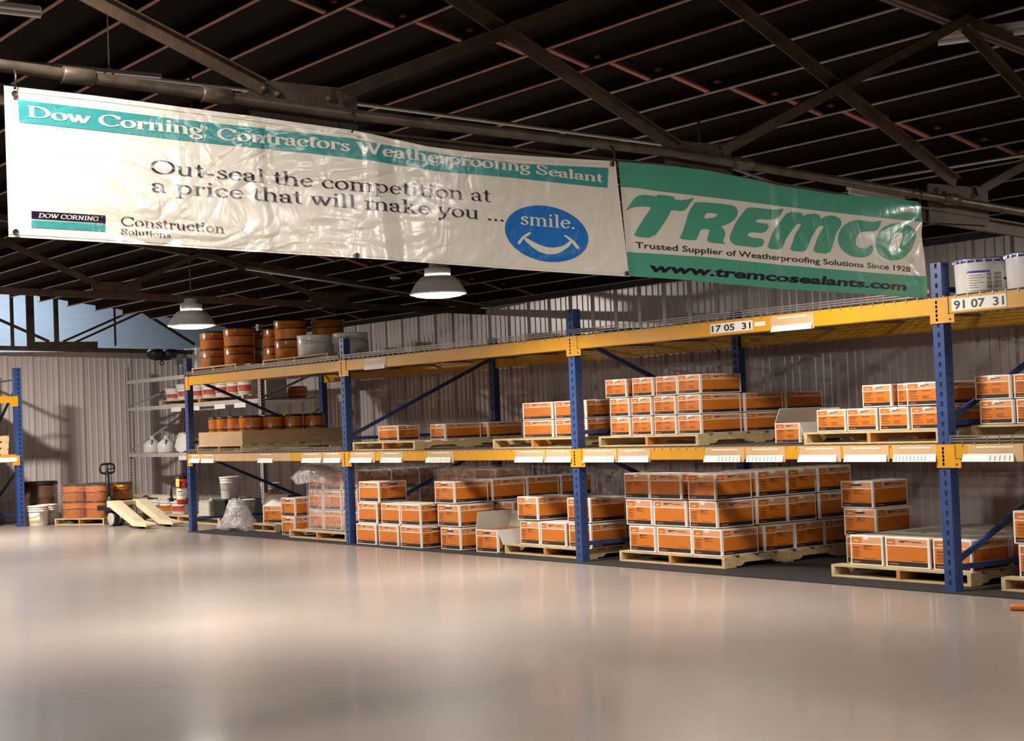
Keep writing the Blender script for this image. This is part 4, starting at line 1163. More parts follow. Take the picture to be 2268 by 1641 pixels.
def pallet(x0, x1, y, z, label, depth=1.24, rz=0.0):
    return instance(PALLET, ((x0 + x1) / 2, y + depth / 2, z), rz, label, 'wooden pallets', ((x1 - x0) / 1.24, depth / 1.24, 1))


FL = 0.009           # top of the rubber mat
PT = 0.0945          # top of a floor pallet
MD = 0.9435          # middle deck
MP = MD + 0.0855     # top of a pallet on it
G3 = 'cartons on the third-bay floor pallet'
# third bay, floor: the big three-high pallet
pallet(7.93, 9.19, 0.235, FL, 'pine pallet on the black mat under the big three-high carton stack', 1.33)
rowset('L', 0.25, PT, ((8.05, 8.37, True), (8.38, 8.80, False), (8.815, 9.145, True)), 'bottom', 'big three-high stack', G3)
rowset('L', 0.25, PT + 0.212, ((8.02, 8.345, True), (8.35, 8.745, False), (8.785, 9.105, True)), 'middle', 'big three-high stack', G3)
rowset('L', 0.25, PT + 0.424, ((8.01, 8.325, True), (8.33, 8.717, False), (8.785, 9.10, True)), 'top', 'big three-high stack', G3)
for r, x1, ys in (('bottom', 9.145, (0.70, 1.03)), ('middle', 9.105, (0.672, 1.0)), ('top', 9.10, (0.69, 1.013))):
    z = PT + 0.212 * ('bottom', 'middle', 'top').index(r)
    colset('L', x1, z, ((ys[0], True), (ys[1], True), (1.355, False)), r, 'big three-high stack', G3)
# third bay, floor: dark three-box column near the wall
for k, (x, dz) in enumerate(((9.66, 0), (9.65, 1), (9.63, 2))):
    carton('H', x, x + 0.325, 1.05, FL + 0.209 * dz, 'shadowed handle-slot carton, %s of the lone three-high column on the mat by the wall' % ('lowest', 'middle one', 'topmost')[k], 'cartons in the lone column by the wall')
# third bay, floor: single-layer pallet by the last post
pallet(10.245, 11.465, 0.275, FL, 'pine pallet under the single layer of cartons at the nearest tall blue post', 1.24)
rowset('L', 0.315, PT, ((10.385, 10.685, True), (10.705, 11.095, False), (11.125, 11.445, True)), 'only', 'single-layer pallet by the post', 'cartons in the single-layer pallet')
for r, y in (('second', 0.72), ('third', 1.12)):
    for k, (a, b, e) in enumerate(((10.385, 10.695, True), (10.715, 11.10, False), (11.125, 11.445, True))):
        carton('L', a, b, y, PT, 'carton of the single layer by the post, %s row back, %s along' % (r, ORD[k]), 'cartons in the single-layer pallet', e)
# fourth bay, floor
pallet(11.76, 13.0, 0.20, FL, 'pine pallet at the frame edge in the fourth bay, beyond the single-layer pallet')
for k, z in enumerate((PT, PT + 0.209)):
    carton('L', 11.885 - 0.03 * k, 12.205 - 0.03 * k, 0.22, z, 'carton cut by the frame edge in the fourth bay, %s one' % ('lower', 'upper')[k], 'cartons on the fourth-bay floor pallet')
    carton('L', 12.24, 12.62, 0.22, z, 'plain-panel carton outside the frame in the fourth bay, %s one' % ('lower', 'upper')[k], 'cartons on the fourth-bay floor pallet', False)

# second bay, floor: stepped stack against the post
G2 = 'cartons of the stepped floor stack'
rowset('L', 0.03, FL, ((3.985, 4.375, False), (4.415, 4.785, False), (4.825, 5.205, False, 'H')), 'bottom', 'stepped stack by the second post', G2)
rowset('L', 0.05, FL + 0.209, ((4.0, 4.375, False), (4.445, 4.80, False), (4.815, 5.17, False, 'H')), 'middle', 'stepped stack by the second post', G2)
carton('H', 4.0, 4.395, 0.07, FL + 0.418, 'lone top carton of the stepped stack by the second post, handle end showing', G2, False)
# second bay, floor: tall stack with handle slots
GT = 'cartons of the tall handle-slot stack'
for k, (a, b) in enumerate(((5.44, 5.76), (5.40, 5.765), (5.36, 5.70))):
    carton('H', a, b, 0.105, FL + 0.214 * k, 'front handle-slot carton of the tall stack beside the open carton, %s row' % ('bottom', 'middle', 'top')[k], GT, True, 1.5 - k)
colset('L', 5.705, FL + 0.428, ((0.525, False), (0.93, False), (1.335, False)), 'top', 'tall handle-slot stack', GT)
colset('L', 5.93, FL + 0.214, ((0.60, False), (1.0, False), (1.40, False)), 'middle', 'tall handle-slot stack', GT)
colset('L', 5.93, FL, ((0.60, False), (1.0, False), (1.40, False)), 'bottom', 'tall handle-slot stack', GT)
# open carton on the mat
oc = make_carton(LW, LD, LH, 'end', 'side', True, [('-x', 105, 0.16), ('+y', 75, 0.15), ('+x', -60, 0.15)], 5)
oc.location = (6.175, 0.31, FL); oc.rotation_euler = (0, 0, math.radians(3))
tag(oc, 'open carton with a raised grey flap standing on the mat in the second bay', 'carton')
# second bay, floor: pallet with two layers
pallet(6.40, 7.60, 0.16, FL, 'pine pallet under the two-layer stack at the third post, second bay', 1.24)
GM = 'cartons of the two-layer pallet by the third post'
rowset('L', 0.205, PT, ((6.575, 6.865, True), (6.88, 7.25, False), (7.30, 7.605, True)), 'bottom', 'two-layer pallet', GM)
rowset('L', 0.205, PT + 0.214, ((6.565, 6.865, True), (7.28, 7.60, True)), 'top', 'two-layer pallet', GM)
colset('L', 7.605, PT, ((0.61, False), (1.01, False)), 'bottom', 'two-layer pallet', GM)

# first bay, floor: wrapped pallet at the second post
GW = 'cartons under stretch film by the second post'
pallet(2.36, 3.62, 0.12, FL, 'weathered pallet under the film-wrapped cartons at the second post', 1.3)
for k, r in enumerate(('bottom', 'middle', 'top')):
    rowset('L', 0.28, PT + 0.212 * k, ((2.545, 2.85, True), (2.865, 3.245, False), (3.27, 3.59, True)), r, 'film-wrapped stack by the second post', GW)
    colset('L', 3.59, PT + 0.212 * k, ((0.70, True), (1.04, True)), r, 'film-wrapped stack by the second post', GW)


def film_box(x0, x1, y0, y1, z0, z1, label, mtl, bulge=0.012, seed=0, n=14):
    """stretch film hugging a load: a loose five-sided skin with ripples"""
    rnd = random.Random(seed); m = MB(); ph = rnd.uniform(0, 6)
    loop = []
    for (a, b) in (((x0, y0), (x1, y0)), ((x1, y0), (x1, y1)), ((x1, y1), (x0, y1)), ((x0, y1), (x0, y0))):
        for k in range(n): f = k / n; loop.append((a[0] + (b[0] - a[0]) * f, a[1] + (b[1] - a[1]) * f))
    cx, cy = (x0 + x1) / 2, (y0 + y1) / 2; N = len(loop); nz = 8; i0 = len(m.v)
    for j in range(nz + 1):
        z = z0 + (z1 - z0) * j / nz
        for i, (x, y) in enumerate(loop):
            d = bulge * (0.6 + 0.5 * math.sin(i * 1.9 + j * 1.3 + ph) * math.sin(j * 0.9 + i * 0.37))
            nx, ny = (x - cx), (y - cy); L = math.hypot(nx, ny); m.v.append((x + nx / L * d, y + ny / L * d, z + 0.01 * math.sin(i * 0.8 + ph) * (j == nz)))
    for j in range(nz):
        for i in range(N):
            a = i0 + j * N + i; b = i0 + j * N + (i + 1) % N
            m.f.append((a, b, b + N, a + N)); m.m.append(0); m.s.append(True)
    m.f.append(tuple(i0 + nz * N + i for i in range(N))); m.m.append(0); m.s.append(False)
    o = m.build('stretch_film', mtl)
    return tag(o, label, 'stretch film')


film_box(2.525, 3.61, 0.262, 1.40, PT, PT + 0.66, 'clear stretch film round the carton pallet at the second post', M_FILM, 0.010, 1)
# loose film slumped over the corner of that load
def crumple(name, prof, c, label, mtl, seed, n=40, amp=0.12, cat='plastic sheet'):
    rnd = random.Random(seed); m = MB(); ph = [rnd.uniform(0, 6.3) for _ in range(6)]
    for k, (rx, ry, z) in enumerate(prof):
        for j in range(n):
            a = 2 * math.pi * j / n
            r = 1 + amp * (math.sin(3 * a + ph[0] + k * 0.9) * 0.5 + math.sin(7 * a + ph[1] - k * 1.7) * 0.35 + math.sin(13 * a + ph[2] + k * 2.3) * 0.3)
            m.v.append((c[0] + rx * r * math.cos(a), c[1] + ry * r * math.sin(a), c[2] + z + amp * 0.12 * math.sin(5 * a + ph[3] + k)))
    for k in range(len(prof) - 1):
        for j in range(n):
            a = k * n + j; b = k * n + (j + 1) % n; m.f.append((a, b, b + n, a + n)); m.m.append(0); m.s.append(True)
    m.f.append(tuple((len(prof) - 1) * n + j for j in range(n))); m.m.append(0); m.s.append(True)
    return tag(m.build(name, mtl), label, cat)


crumple('loose_film', [(0.42, 0.25, -0.16), (0.44, 0.27, -0.10), (0.36, 0.24, -0.03), (0.28, 0.20, 0.03), (0.12, 0.1, 0.045)], (2.72, 0.36, PT + 0.665), 'loose crumpled film slumped over the top corner of the wrapped cartons', M_BAG, 4)
# two-box column
for k in range(2):
    carton('H', 1.945, 2.265, 0.245, FL + 0.209 * k, '%s handle-slot carton of the pair between the wrapped pallet and the plastic bag' % ('lower', 'upper')[k], 'two-carton column', True, -2 + 3 * k)
# open carton on its small pallet and the plastic beside it
pallet(0.78, 1.42, 0.43, FL, 'short pallet under the open carton in the first bay', 0.75)
oc2 = make_carton(LW, LD, LH, 'end', 'side', False, [('-x', 100, 0.15), ('-y', 128, 0.16), ('+x', 35, 0.15)], 6)
oc2.location = (1.10, 0.72, PT); oc2.rotation_euler = (0, 0, math.radians(20))
tag(oc2, 'open carton with grey flaps on the short pallet beside the plastic bag', 'carton')
crumple('plastic_bag', [(0.30, 0.20, 0.0), (0.33, 0.22, 0.015), (0.26, 0.18, 0.08), (0.20, 0.15, 0.16), (0.15, 0.11, 0.25), (0.10, 0.08, 0.32), (0.03, 0.03, 0.35)], (0.58, 0.36, FL + 0.02), 'heap of crumpled clear plastic on the mat in front of the first bay', M_BAG, 9, 44, 0.16, 'plastic sheet')
# wrapped pallet deep in the second bay
x0, y, st = 4.12, 0.92, 'behind the stepped stack'
pallet(x0 - 0.03, x0 + 1.12, y - 0.03, FL, 'pallet under the shadowed wrapped cartons %s' % st, 0.95)
for k, r in enumerate(('bottom', 'middle', 'top')):
    rowset('L', y, PT + 0.209 * k, ((x0, x0 + 0.37, False), (x0 + 0.38, x0 + 0.70, True), (x0 + 0.71, x0 + 1.07, False)), r, 'film-wrapped load %s' % st, 'shadowed wrapped cartons ' + st)
film_box(x0 - 0.012, x0 + 1.085, y - 0.02, y + 0.42, PT, PT + 0.645, 'dull film round the cartons %s' % st, M_FILM, 0.008, 5)
m = MB(); m.box(4.60, 0.888, 0.50, 4.80, 0.890, 0.60)
tag(m.build('paper_note', M_CARD), 'creased pale paper stuck on the wrapped load behind the stepped stack', 'paper')

# middle level, third bay
GS = 'small cartons on the middle level of the third bay'
pallet(7.76, 8.99, 0.20, MD, 'pine pallet under the small carton block on the middle beams, third bay', 1.30)
F4 = ((7.845, 8.095, True), (8.118, 8.366, True), (8.395, 8.655, True), (8.69, 8.957, True))
rowset('S', 0.265, MP, F4, 'bottom', 'small carton block on the middle level', GS)
rowset('S', 0.265, MP + 0.156, F4, 'middle', 'small carton block on the middle level', GS)
rowset('S', 0.265, MP + 0.312, ((7.80, 8.075, True), (8.148, 8.405, True), (8.427, 8.684, True), (8.70, 8.965, True)), 'top', 'small carton block on the middle level', GS)
colset('S', 8.957, MP, ((0.725, False), (1.175, False)), 'bottom', 'small carton block on the middle level', GS)
colset('S', 8.957, MP + 0.156, ((0.725, False), (1.175, False)), 'middle', 'small carton block on the middle level', GS)
oc3 = make_carton(SW, SD, SH, 'small', 'side', False, [('-x', 118, 0.12), ('+y', 95, 0.10), ('+x', -70, 0.10)], 8)
oc3.location = (9.84, 0.52, MD); tag(oc3, 'small open carton with a raised grey flap on the middle level deck', 'carton')
pallet(10.25, 11.45, 0.055, MD, 'pine pallet on the middle beams beside the nearest tall post, third bay', 1.2)
GP = 'small cartons on the middle level by the nearest post'
rowset('S', 0.12, MP, ((10.31, 10.58, True), (10.60, 10.872, True), (10.89, 11.142, True), (11.152, 11.42, True)), 'bottom', 'two-layer small cartons by the nearest post', GP)
for k, (a, y) in enumerate(((10.70, 0.17), (10.865, 0.65), (11.14, 0.115))):
    if k == 1: carton('S', a, a + 0.255, 0.24, MP + 0.156 * 1, 'small carton half hidden in the top row by the nearest post', GP) if False else None
    else: carton('S', a, a + (0.255 if k == 0 else 0.268), y, MP + 0.156, 'small carton in the top row by the nearest post, %s' % ('the lower-set one', 'the one touching the post')[k // 2], GP, True, 1 - k)
carton('S', 10.97, 11.115, 0.22, MP + 0.156, 'narrow glimpse of a small carton between two top-row cartons by the nearest post', GP)
# middle level, fourth bay
pallet(11.60, 12.85, 0.18, MD + 0.02, 'pine pallet on the middle level wire deck of the fourth bay')
rowset('S', 0.205, MP + 0.022, ((11.655, 11.912, True), (11.93, 12.18, True)), 'bottom', 'fourth-bay middle level', 'small cartons in the fourth bay')
rowset('S', 0.205, MP + 0.178, ((11.62, 11.895, True), (11.91, 12.17, True)), 'top', 'fourth-bay middle level', 'small cartons in the fourth bay')
# middle level, second bay
pallet(3.93, 5.12, 0.055, MD, 'pine pallet under three lone small cartons on the middle level, second bay', 1.25)
GB2 = 'lone small cartons on the middle level of the second bay'
carton('S', 4.03, 4.42, 0.30, MP, 'small carton nearest the second post on the long bare pallet', GB2, False)
carton('S', 4.62, 5.02, 0.60, MP, 'small carton in shadow between two others on the long bare pallet', GB2, False) if False else None
carton('S', 4.715, 4.985, 0.49, MP, 'small carton in the middle of the long bare pallet, text end showing', GB2)
carton('S', 4.83, 5.08, 0.93, MP, 'small carton set far back on the long bare pallet near the wall', GB2)
pallet(6.40, 7.60, 0.075, MD, 'pine pallet under the two-by-two small cartons beside the third post', 1.2)
G22 = 'two-by-two small cartons by the third post'
for k, z in enumerate((MP, MP + 0.156)):
    carton('S', 6.69, 7.135, 0.205, z, '%s small carton of the two-by-two block, away from the third post' % ('lower', 'upper')[k], G22, False)
    carton('S', 7.16, 7.605, 0.205, z, '%s small carton of the two-by-two block, touching the third post' % ('lower', 'upper')[k], G22, False)

# ------------------------------------------------------------------ pails
def make_pail(r, h, body, lid, band, name='steel_pail'):
    t = empty(name); tag(t, 'steel pail', 'pail')
    m = MB()
    m.lathe([(r * 0.93, 0), (r * 0.95, 0.004), (r * 0.965, h * 0.50), (r * 0.985, h * 0.525), (r * 0.985, h * 0.545), (r * 0.97, h * 0.57), (r * 0.985, h * 0.93)], n=36, mats=[0, 0, 0, 1, 1, 0, 0], cap1=False)
    m.build('body', [body, band], t)
    m = MB(); m.lathe([(r * 0.985, h * 0.92), (r * 1.01, h * 0.935), (r * 1.01, h * 0.975), (r * 0.97, h), (r * 0.93, h), (r * 0.92, h * 0.975), (0.01, h * 0.975)], n=36, cap0=False); m.build('lid', lid, t)
    m = MB(); m.tube([(r * 0.99 * math.cos(a), r * 0.99 * math.sin(a), h * 0.80 - 0.22 * h * math.sin((a + 2.2) / 2.2 * math.pi * 0.5) ** 2) for a in [-2.2 + i * 2.2 / 14 for i in range(15)]], 0.0022, 5); m.build('bail', M_WIRE, t)
    return t


PAIL = make_pail(0.184, 0.212, M_PORANGE, M_PBLACK, M_PBLACK)
PH = 0.213
TD = ZT1 + 0.012           # top deck
pallet(0.12, 1.33, 0.05, TD, 'worn pallet under the wrapped orange pails at the first post, top level', 1.2)
pallet(2.0, 3.50, 0.05, TD, 'worn pallet under the orange and grey pails on the top level of the first bay', 1.2)
TP = TD + 0.0855


def pails(x, y, z, n, where, group, rzs=0):
    for k in range(n):
        instance(PAIL, (x, y, z + PH * k), random.uniform(-0.5, 0.5), '%s orange pail %s' % (('lower', 'upper')[k] if n == 2 else 'single', where), group)


GO = 'orange pails on the top level'
pails(0.33, 0.27, TP, 2, 'nearest the first post on the top level', GO)
pails(0.98, 0.27, TP, 2, 'second from the first post on the top level', GO)
pails(0.33, 0.70, TP, 2, 'behind the wrapped stack at the first post', GO)
pails(0.92, 0.82, TP, 2, 'in shadow behind the second top-level stack', GO)
pails(2.27, 0.27, TP, 2, 'beside the grey pail on the top level', GO)
pails(2.45, 0.64, TP, 2, 'behind the first grey pail on the top level', GO)
film_box(0.13, 0.62, 0.07, 0.5, TP, TP + 0.20, 'clear film round the lowest orange pails at the first post', M_FILM2, 0.008, 12)
GPAIL = make_pail(0.195, 0.222, M_PGREY, M_PGREY, M_PGREY)
instance(GPAIL, (2.86, 0.25, TP), 0.3, 'pale grey steel pail in front of the orange pails on the top level', 'pale grey pails on the top level')
instance(GPAIL, (3.21, 0.49, TP), 1.0, 'pale grey steel pail close to the second blue post on the top level', 'pale grey pails on the top level')
# white and blue pails on the top level of the fourth bay
WB = empty('steel_pail'); tag(WB, 'white pail', 'pail')
r, h = 0.187, 0.215
m = MB(); m.lathe([(r * 0.96, 0), (r * 0.97, 0.004), (r, h * 0.87), (r, h * 0.875), (r * 1.005, h * 0.93)], n=44, mats=[0, 0, 0, 1, 1], cap1=False)
m.build('body', [M_PGREY, M_PBLUE], WB)
m = MB(); m.lathe([(r, h * 0.925), (r * 1.03, h * 0.94), (r * 1.03, h * 0.985), (r * 0.97, h), (r * 0.93, h * 0.97), (0.01, h * 0.97)], n=44, cap0=False)
for k in range(22):
    a = 2 * math.pi * k / 22; m.box(r * 1.015 * math.cos(a) - 0.006, r * 1.015 * math.sin(a) - 0.006, h * 0.88, r * 1.015 * math.cos(a) + 0.006, r * 1.015 * math.sin(a) + 0.006, h * 0.95)
m.build('lid', M_COND, WB)
lab = MB(); bars = MB()


def wrap(mm, a0, a1, z0, z1, mi, lift=0.001):
    k = max(2, int((a1 - a0) / 0.06)); rr = r * 0.99 + lift
    for i in range(k):
        p, q = a0 + (a1 - a0) * i / k, a0 + (a1 - a0) * (i + 1) / k
        mm.face([(rr * math.cos(p), rr * math.sin(p), z0), (rr * math.cos(q), rr * math.sin(q), z0), (rr * math.cos(q), rr * math.sin(q), z1), (rr * math.cos(p), rr * math.sin(p), z1)], mi)


A0 = -1.75
wrap(lab, A0, A0 + 1.45, 0.012, 0.135, 0, 0.002)
wrap(lab, A0, A0 + 0.78, 0.122, 0.134, 1, 0.0035)
for k in range(6): wrap(lab, A0 + 0.05, A0 + 0.05 + (0.45, 0.55, 0.4, 0.5, 0.3, 0.35)[k], 0.104 - 0.015 * k, 0.1065 - 0.015 * k, 2, 0.0035)
for c0, z0, n in ((0.66, 0.115, 12), (0.90, 0.118, 12), (1.06, 0.12, 13)):
    for k in range(n): wrap(lab, A0 + c0, A0 + c0 + (0.15 if c0 < 1 else 0.09), z0 - 0.0085 * k, z0 - 0.0085 * k + (0.002, 0.005, 0.003)[k % 3], 2, 0.0035)
wrap(lab, A0 + 1.24, A0 + 1.56, 0.072, 0.088, 2, 0.0035)
for k in range(14):
    a = 2 * math.pi * k / 14; wrap(lab, A0 + 1.40 + 0.10 * math.cos(a) - 0.014, A0 + 1.40 + 0.10 * math.cos(a) + 0.014, 0.045 + 0.020 * math.sin(a) - 0.0025, 0.045 + 0.020 * math.sin(a) + 0.0025, 2, 0.0035)
lab.build('label', [M_WHITE, M_PBLUE, M_INK], WB)
WBLABEL = 'white steel pail with blue rim and barcode label beside the tallest blue post'
instance(WB, (11.738, 0.21, TD), 0.25, WBLABEL, 'white and blue pails on the top level')
instance(WB, (12.135, 0.21, TD), 1.6, 'white steel pail with a wide blue band cut by the frame edge', 'white and blue pails on the top level')
instance(WB, (12.535, 0.21, TD), 2.2, 'white and blue steel pail outside the frame on the fourth bay top', 'white and blue pails on the top level')

# cardboard tray of orange cans, middle level of the first bay
pallet(0.115, 1.34, 0.085, MD, 'pine pallet under the cardboard tray of orange cans, first bay', 1.37)
tr = empty('cardboard_tray', (0.72, 0.77, MP)); tag(tr, 'brown cardboard tray on a pallet holding a row of orange cans', 'tray')
m = MB(); a, b, hh = 0.60, 0.66, 0.155
m.box(-a, -b, 0, a, b, 0.006)
m.build('base', M_KRAFT, tr)
for (x0, y0, x1, y1) in ((-a, -b - 0.006, a, -b), (-a, b, a, b + 0.006), (-a - 0.006, -b, -a, b), (a, -b, a + 0.006, b)):
    m = MB(); m.box(x0, y0, 0, x1, y1, hh); m.build('side_wall', M_KRAFT, tr)
CAN = make_pail(0.128, 0.325, M_PORANGE, M_PBLACK, M_PBLACK, 'orange_can'); CAN['category'] = 'can'
for k, (x, y) in enumerate(((0.30, 0.30), (0.57, 0.28), (0.84, 0.29), (1.13, 0.30), (1.15, 0.57), (1.14, 0.84), (1.16, 1.12), (0.87, 0.60), (0.60, 0.62), (0.32, 0.64))):
    instance(CAN, (x, y, MP + 0.007), 0.4 * k, 'orange can in the cardboard tray, %s' % ('front row, first from the blue post', 'front row, second from the blue post', 'front row, third from the blue post', 'at the tray corner', 'second along the tray side', 'third along the tray side', 'last along the tray side', 'second row, third from the blue post', 'second row, middle', 'second row, first from the blue post')[k], 'orange cans in the tray')

# wrapped pail pallet by the back wall
rz = math.radians(29.5); ex, ey = math.cos(rz), math.sin(rz); nx, ny = -ey, ex
c0 = (-3.50, -0.40)
instance(PALLET, (c0[0] + ex * 0.42 + nx * 0.42, c0[1] + ey * 0.42 + ny * 0.42, 0), rz, 'small pallet under the film-wrapped orange pails by the back wall', 'wooden pallets', (0.84 / 1.24, 0.84 / 1.24, 1))
GD = 'wrapped orange pails by the back wall'
names = {(0, 0): 'at the corner by the white bucket', (1, 0): 'in the middle beside the pallet jack handle', (0, 1): 'at the back near the cladding', (1, 1): 'at the back behind the pallet jack handle'}
for (i, j), nm in names.items():
    x = c0[0] + ex * (0.21 + 0.40 * i) + nx * (0.21 + 0.40 * j); y = c0[1] + ey * (0.21 + 0.40 * i) + ny * (0.21 + 0.40 * j)
    for k in range(2):
        instance(PAIL, (x, y, 0.086 + 0.226 * k), 0.3 * i + j, '%s wrapped pail, %s' % (('lower', 'upper')[k], nm), GD, (1.05, 1.05, 1.06))
fb = film_box(-0.41, 0.41, -0.41, 0.41, 0.088, 0.55, 'shiny clear film round the orange pails by the back wall', M_FILM2, 0.02, 21)
fb.location = (c0[0] + ex * 0.41 + nx * 0.41, c0[1] + ey * 0.41 + ny * 0.41, 0); fb.rotation_euler = (0, 0, rz)
m = MB(); m.box(0.0, 0, 0, 0.08, 0.002, 0.018)
st = m.build('sticker', M_LGREEN, None, (-2.99, 0.30, 0.49), (0, 0, math.radians(55))); tag(st, 'small yellow green sticker on the wrapped orange pails', 'sticker')
t = empty('fibre_drum', (-4.25, -0.34, 0)); tag(t, 'drum coloured dark brown for the shadow behind the white buckets by the blue end post', 'drum')
m = MB(); m.lathe([(0.24, 0), (0.245, 0.01), (0.245, 0.17), (0.252, 0.18), (0.245, 0.19), (0.245, 0.36), (0.252, 0.37), (0.245, 0.38), (0.245, 0.55)], n=32); m.build('body', M_DARKBARREL, t)
m = MB(); m.lathe([(0.255, 0.54), (0.255, 0.575), (0.24, 0.585), (0.23, 0.575), (0.01, 0.575)], n=32); m.build('lid', M_PBLACK, t)


def bucket(x, y, z, r, h, label, group=None, lidm=None, bodym=None, band=None):
    t = empty('plastic_bucket', (x, y, z)); tag(t, label, 'bucket', group)
    m = MB(); m.lathe([(r * 0.84, 0), (r * 0.86, 0.004), (r * 0.93, h * 0.70), (r * 0.98, h * 0.71), (r * 0.98, h * 0.74), (r * 0.94, h * 0.76), (r * 0.95, h * 0.82), (r * 1.0, h * 0.83), (r * 1.0, h * 0.86), (r * 0.96, h * 0.87), (r * 0.97, h * 0.93)], n=36, cap1=False); m.build('body', bodym or M_PWHITE, t)
    m = MB(); m.lathe([(r * 0.98, h * 0.92), (r * 1.03, h * 0.925), (r * 1.03, h * 0.985), (r * 0.99, h), (r * 0.93, h), (r * 0.92, h * 0.97), (0.01, h * 0.97)], n=36, cap0=False); m.build('lid', lidm or M_PWHITE, t)
    m = MB(); m.tube([(r * 1.0 * math.cos(a), r * 1.0 * math.sin(a), h * 0.78 - 0.35 * h * math.sin((a + 2.6) / 3.0 * math.pi)) for a in [-2.6 + i * 3.0 / 16 for i in range(17)]], 0.0025, 5); m.build('bail', M_WIRE, t)
    if band:
        m = MB(); k = 12; BH = 0.31 if band is M_LYEL else 0.54
        for i in range(k):
            p, q = -1.5 + i * 1.3 / k, -1.5 + (i + 1) * 1.3 / k; rr = r * 0.925
            m.face([(rr * math.cos(p), rr * math.sin(p), h * 0.22), (rr * math.cos(q), rr * math.sin(q), h * 0.22), (rr * math.cos(q) * 1.03, rr * math.sin(q) * 1.03, h * 0.66), (rr * math.cos(p) * 1.03, rr * math.sin(p) * 1.03, h * 0.66)], 0)
            m.face([(rr * 1.004 * math.cos(p), rr * 1.004 * math.sin(p), h * 0.22), (rr * 1.004 * math.cos(q), rr * 1.004 * math.sin(q), h * 0.22), (rr * 1.025 * math.cos(q), rr * 1.025 * math.sin(q), h * BH), (rr * 1.025 * math.cos(p), rr * 1.025 * math.sin(p), h * BH)], 1)
        m.build('label', [M_WHITE, band], t)
    return t


bucket(-3.63, -0.58, 0, 0.140, 0.275, 'white bucket with a yellow band on the floor beside the wrapped pails', None, None, None, M_LYEL)
bucket(-3.86, -0.37, 0, 0.140, 0.275, 'plain white bucket touching the blue end post by the back wall')

# ------------------------------------------------------------------ pallet jack
pj = empty('pallet_jack', (-2.30, -0.02, 0), math.radians(8)); tag(pj, 'hand pallet jack with a black handle and cream forks parked by the wrapped pails', 'pallet jack')
m = MB(); m.tube([(-0.10, -0.02, 0.34), (-0.12, -0.02, 0.72)], 0.026, 10); m.build('handle_shaft', M_BLACK, pj)
m = MB()
pts = [(-0.12, -0.02 + 0.105 * math.copysign(abs(math.cos(a)) ** 0.5, math.cos(a)), 0.755 + 0.062 * math.copysign(abs(math.sin(a)) ** 0.6, math.sin(a))) for a in [2 * math.pi * i / 28 for i in range(29)]]
m.tube(pts, 0.015, 8, caps=False); m.tube([(-0.12, -0.02, 0.69), (-0.12, -0.02, 0.815)], 0.016, 8); m.tube([(-0.12, 0.0, 0.745), (-0.12, 0.07, 0.755)], 0.008, 6)
m.build('handle_grip', M_BLACK, pj)
m = MB(); m.lathe([(0.075, 0.14), (0.08, 0.22), (0.055, 0.26), (0.05, 0.36), (0.03, 0.40)], (-0.10, 0, 0), n=20); m.box(-0.24, -0.12, 0.205, 0.12, 0.12, 0.27); m.box(-0.05, -0.10, 0.26, 0.13, 0.10, 0.31); m.box(0.0, -0.03, 0.10, 0.08, 0.03, 0.22)
bevel(m.build('pump_body', M_BLACK, pj), 0.006)
for s in (-1, 1):
    m = MB(); i0 = 0
    m.lathe([(0.02, -0.03), (0.085, -0.03), (0.098, -0.02), (0.098, 0.02), (0.085, 0.03), (0.02, 0.03)], n=26, mats=[1, 0, 0, 0, 1, 1])
    m.v = [(x + 0.04, z + s * 0.05, y + 0.098) for x, y, z in m.v]
    m.build('steer_wheel', [M_BLACK, M_GREYP], pj)
m = MB(); m.box(0.26, -0.24, 0.285, 0.36, 0.24, 0.335); m.box(0.10, -0.08, 0.27, 0.28, 0.08, 0.31); bevel(m.build('cross_frame', M_CREAM, pj), 0.006)
for s in (-1, 1):
    m = MB(); y0 = s * 0.19
    v = [(0.28, 0.345), (0.38, 0.345), (0.96, 0.095), (1.20, 0.075), (1.24, 0.05), (1.24, 0.03), (0.90, 0.035), (0.34, 0.265), (0.28, 0.265)]
    for side in (-0.075, 0.075):
        f = [(x, y0 + side, z) for x, z in v]; m.face(f if side < 0 else f[::-1])
    for (a, b) in zip(v, v[1:] + v[:1]): m.face([(a[0], y0 - 0.075, a[1]), (a[0], y0 + 0.075, a[1]), (b[0], y0 + 0.075, b[1]), (b[0], y0 - 0.075, b[1])])
    m.build('fork', M_CREAM, pj)
    m = MB(); m.tube([(1.0, y0 - 0.04, 0.034), (1.0, y0 + 0.04, 0.034)], 0.034, 14); m.build('load_wheel', M_BLACK, pj)

# ------------------------------------------------------------------ fire extinguisher on the first post
fe = empty('fire_extinguisher', (-0.145, 0.02, 0.325)); fe.scale = (1.22, 1.22, 1.08); tag(fe, 'red fire extinguisher with yellow label hung on the first blue post', 'fire extinguisher')
m = MB(); m.lathe([(0.066, 0), (0.075, 0.012), (0.075, 0.235), (0.066, 0.262), (0.03, 0.280), (0.022, 0.282)], n=28); m.build('cylinder', M_RED, fe)
m = MB()
for (z0, z1, mi, lf, a0, a1) in ((0.055, 0.185, 0, 0.001, -1.9, 0.1), (0.068, 0.170, 1, 0.0016, -1.7, -0.1), (0.10, 0.105, 2, 0.0022, -1.5, -0.4), (0.12, 0.124, 2, 0.0022, -1.5, -0.3), (0.14, 0.150, 2, 0.0022, -1.5, -0.6)):
    for i in range(12):
        p, q = a0 + (a1 - a0) * i / 12, a0 + (a1 - a0) * (i + 1) / 12; rr = 0.0752 + lf
        m.face([(rr * math.cos(p), rr * math.sin(p), z0), (rr * math.cos(q), rr * math.sin(q), z0), (rr * math.cos(q), rr * math.sin(q), z1), (rr * math.cos(p), rr * math.sin(p), z1)], mi)
m.build('label', [M_LYEL, M_WHITE, M_INK], fe)
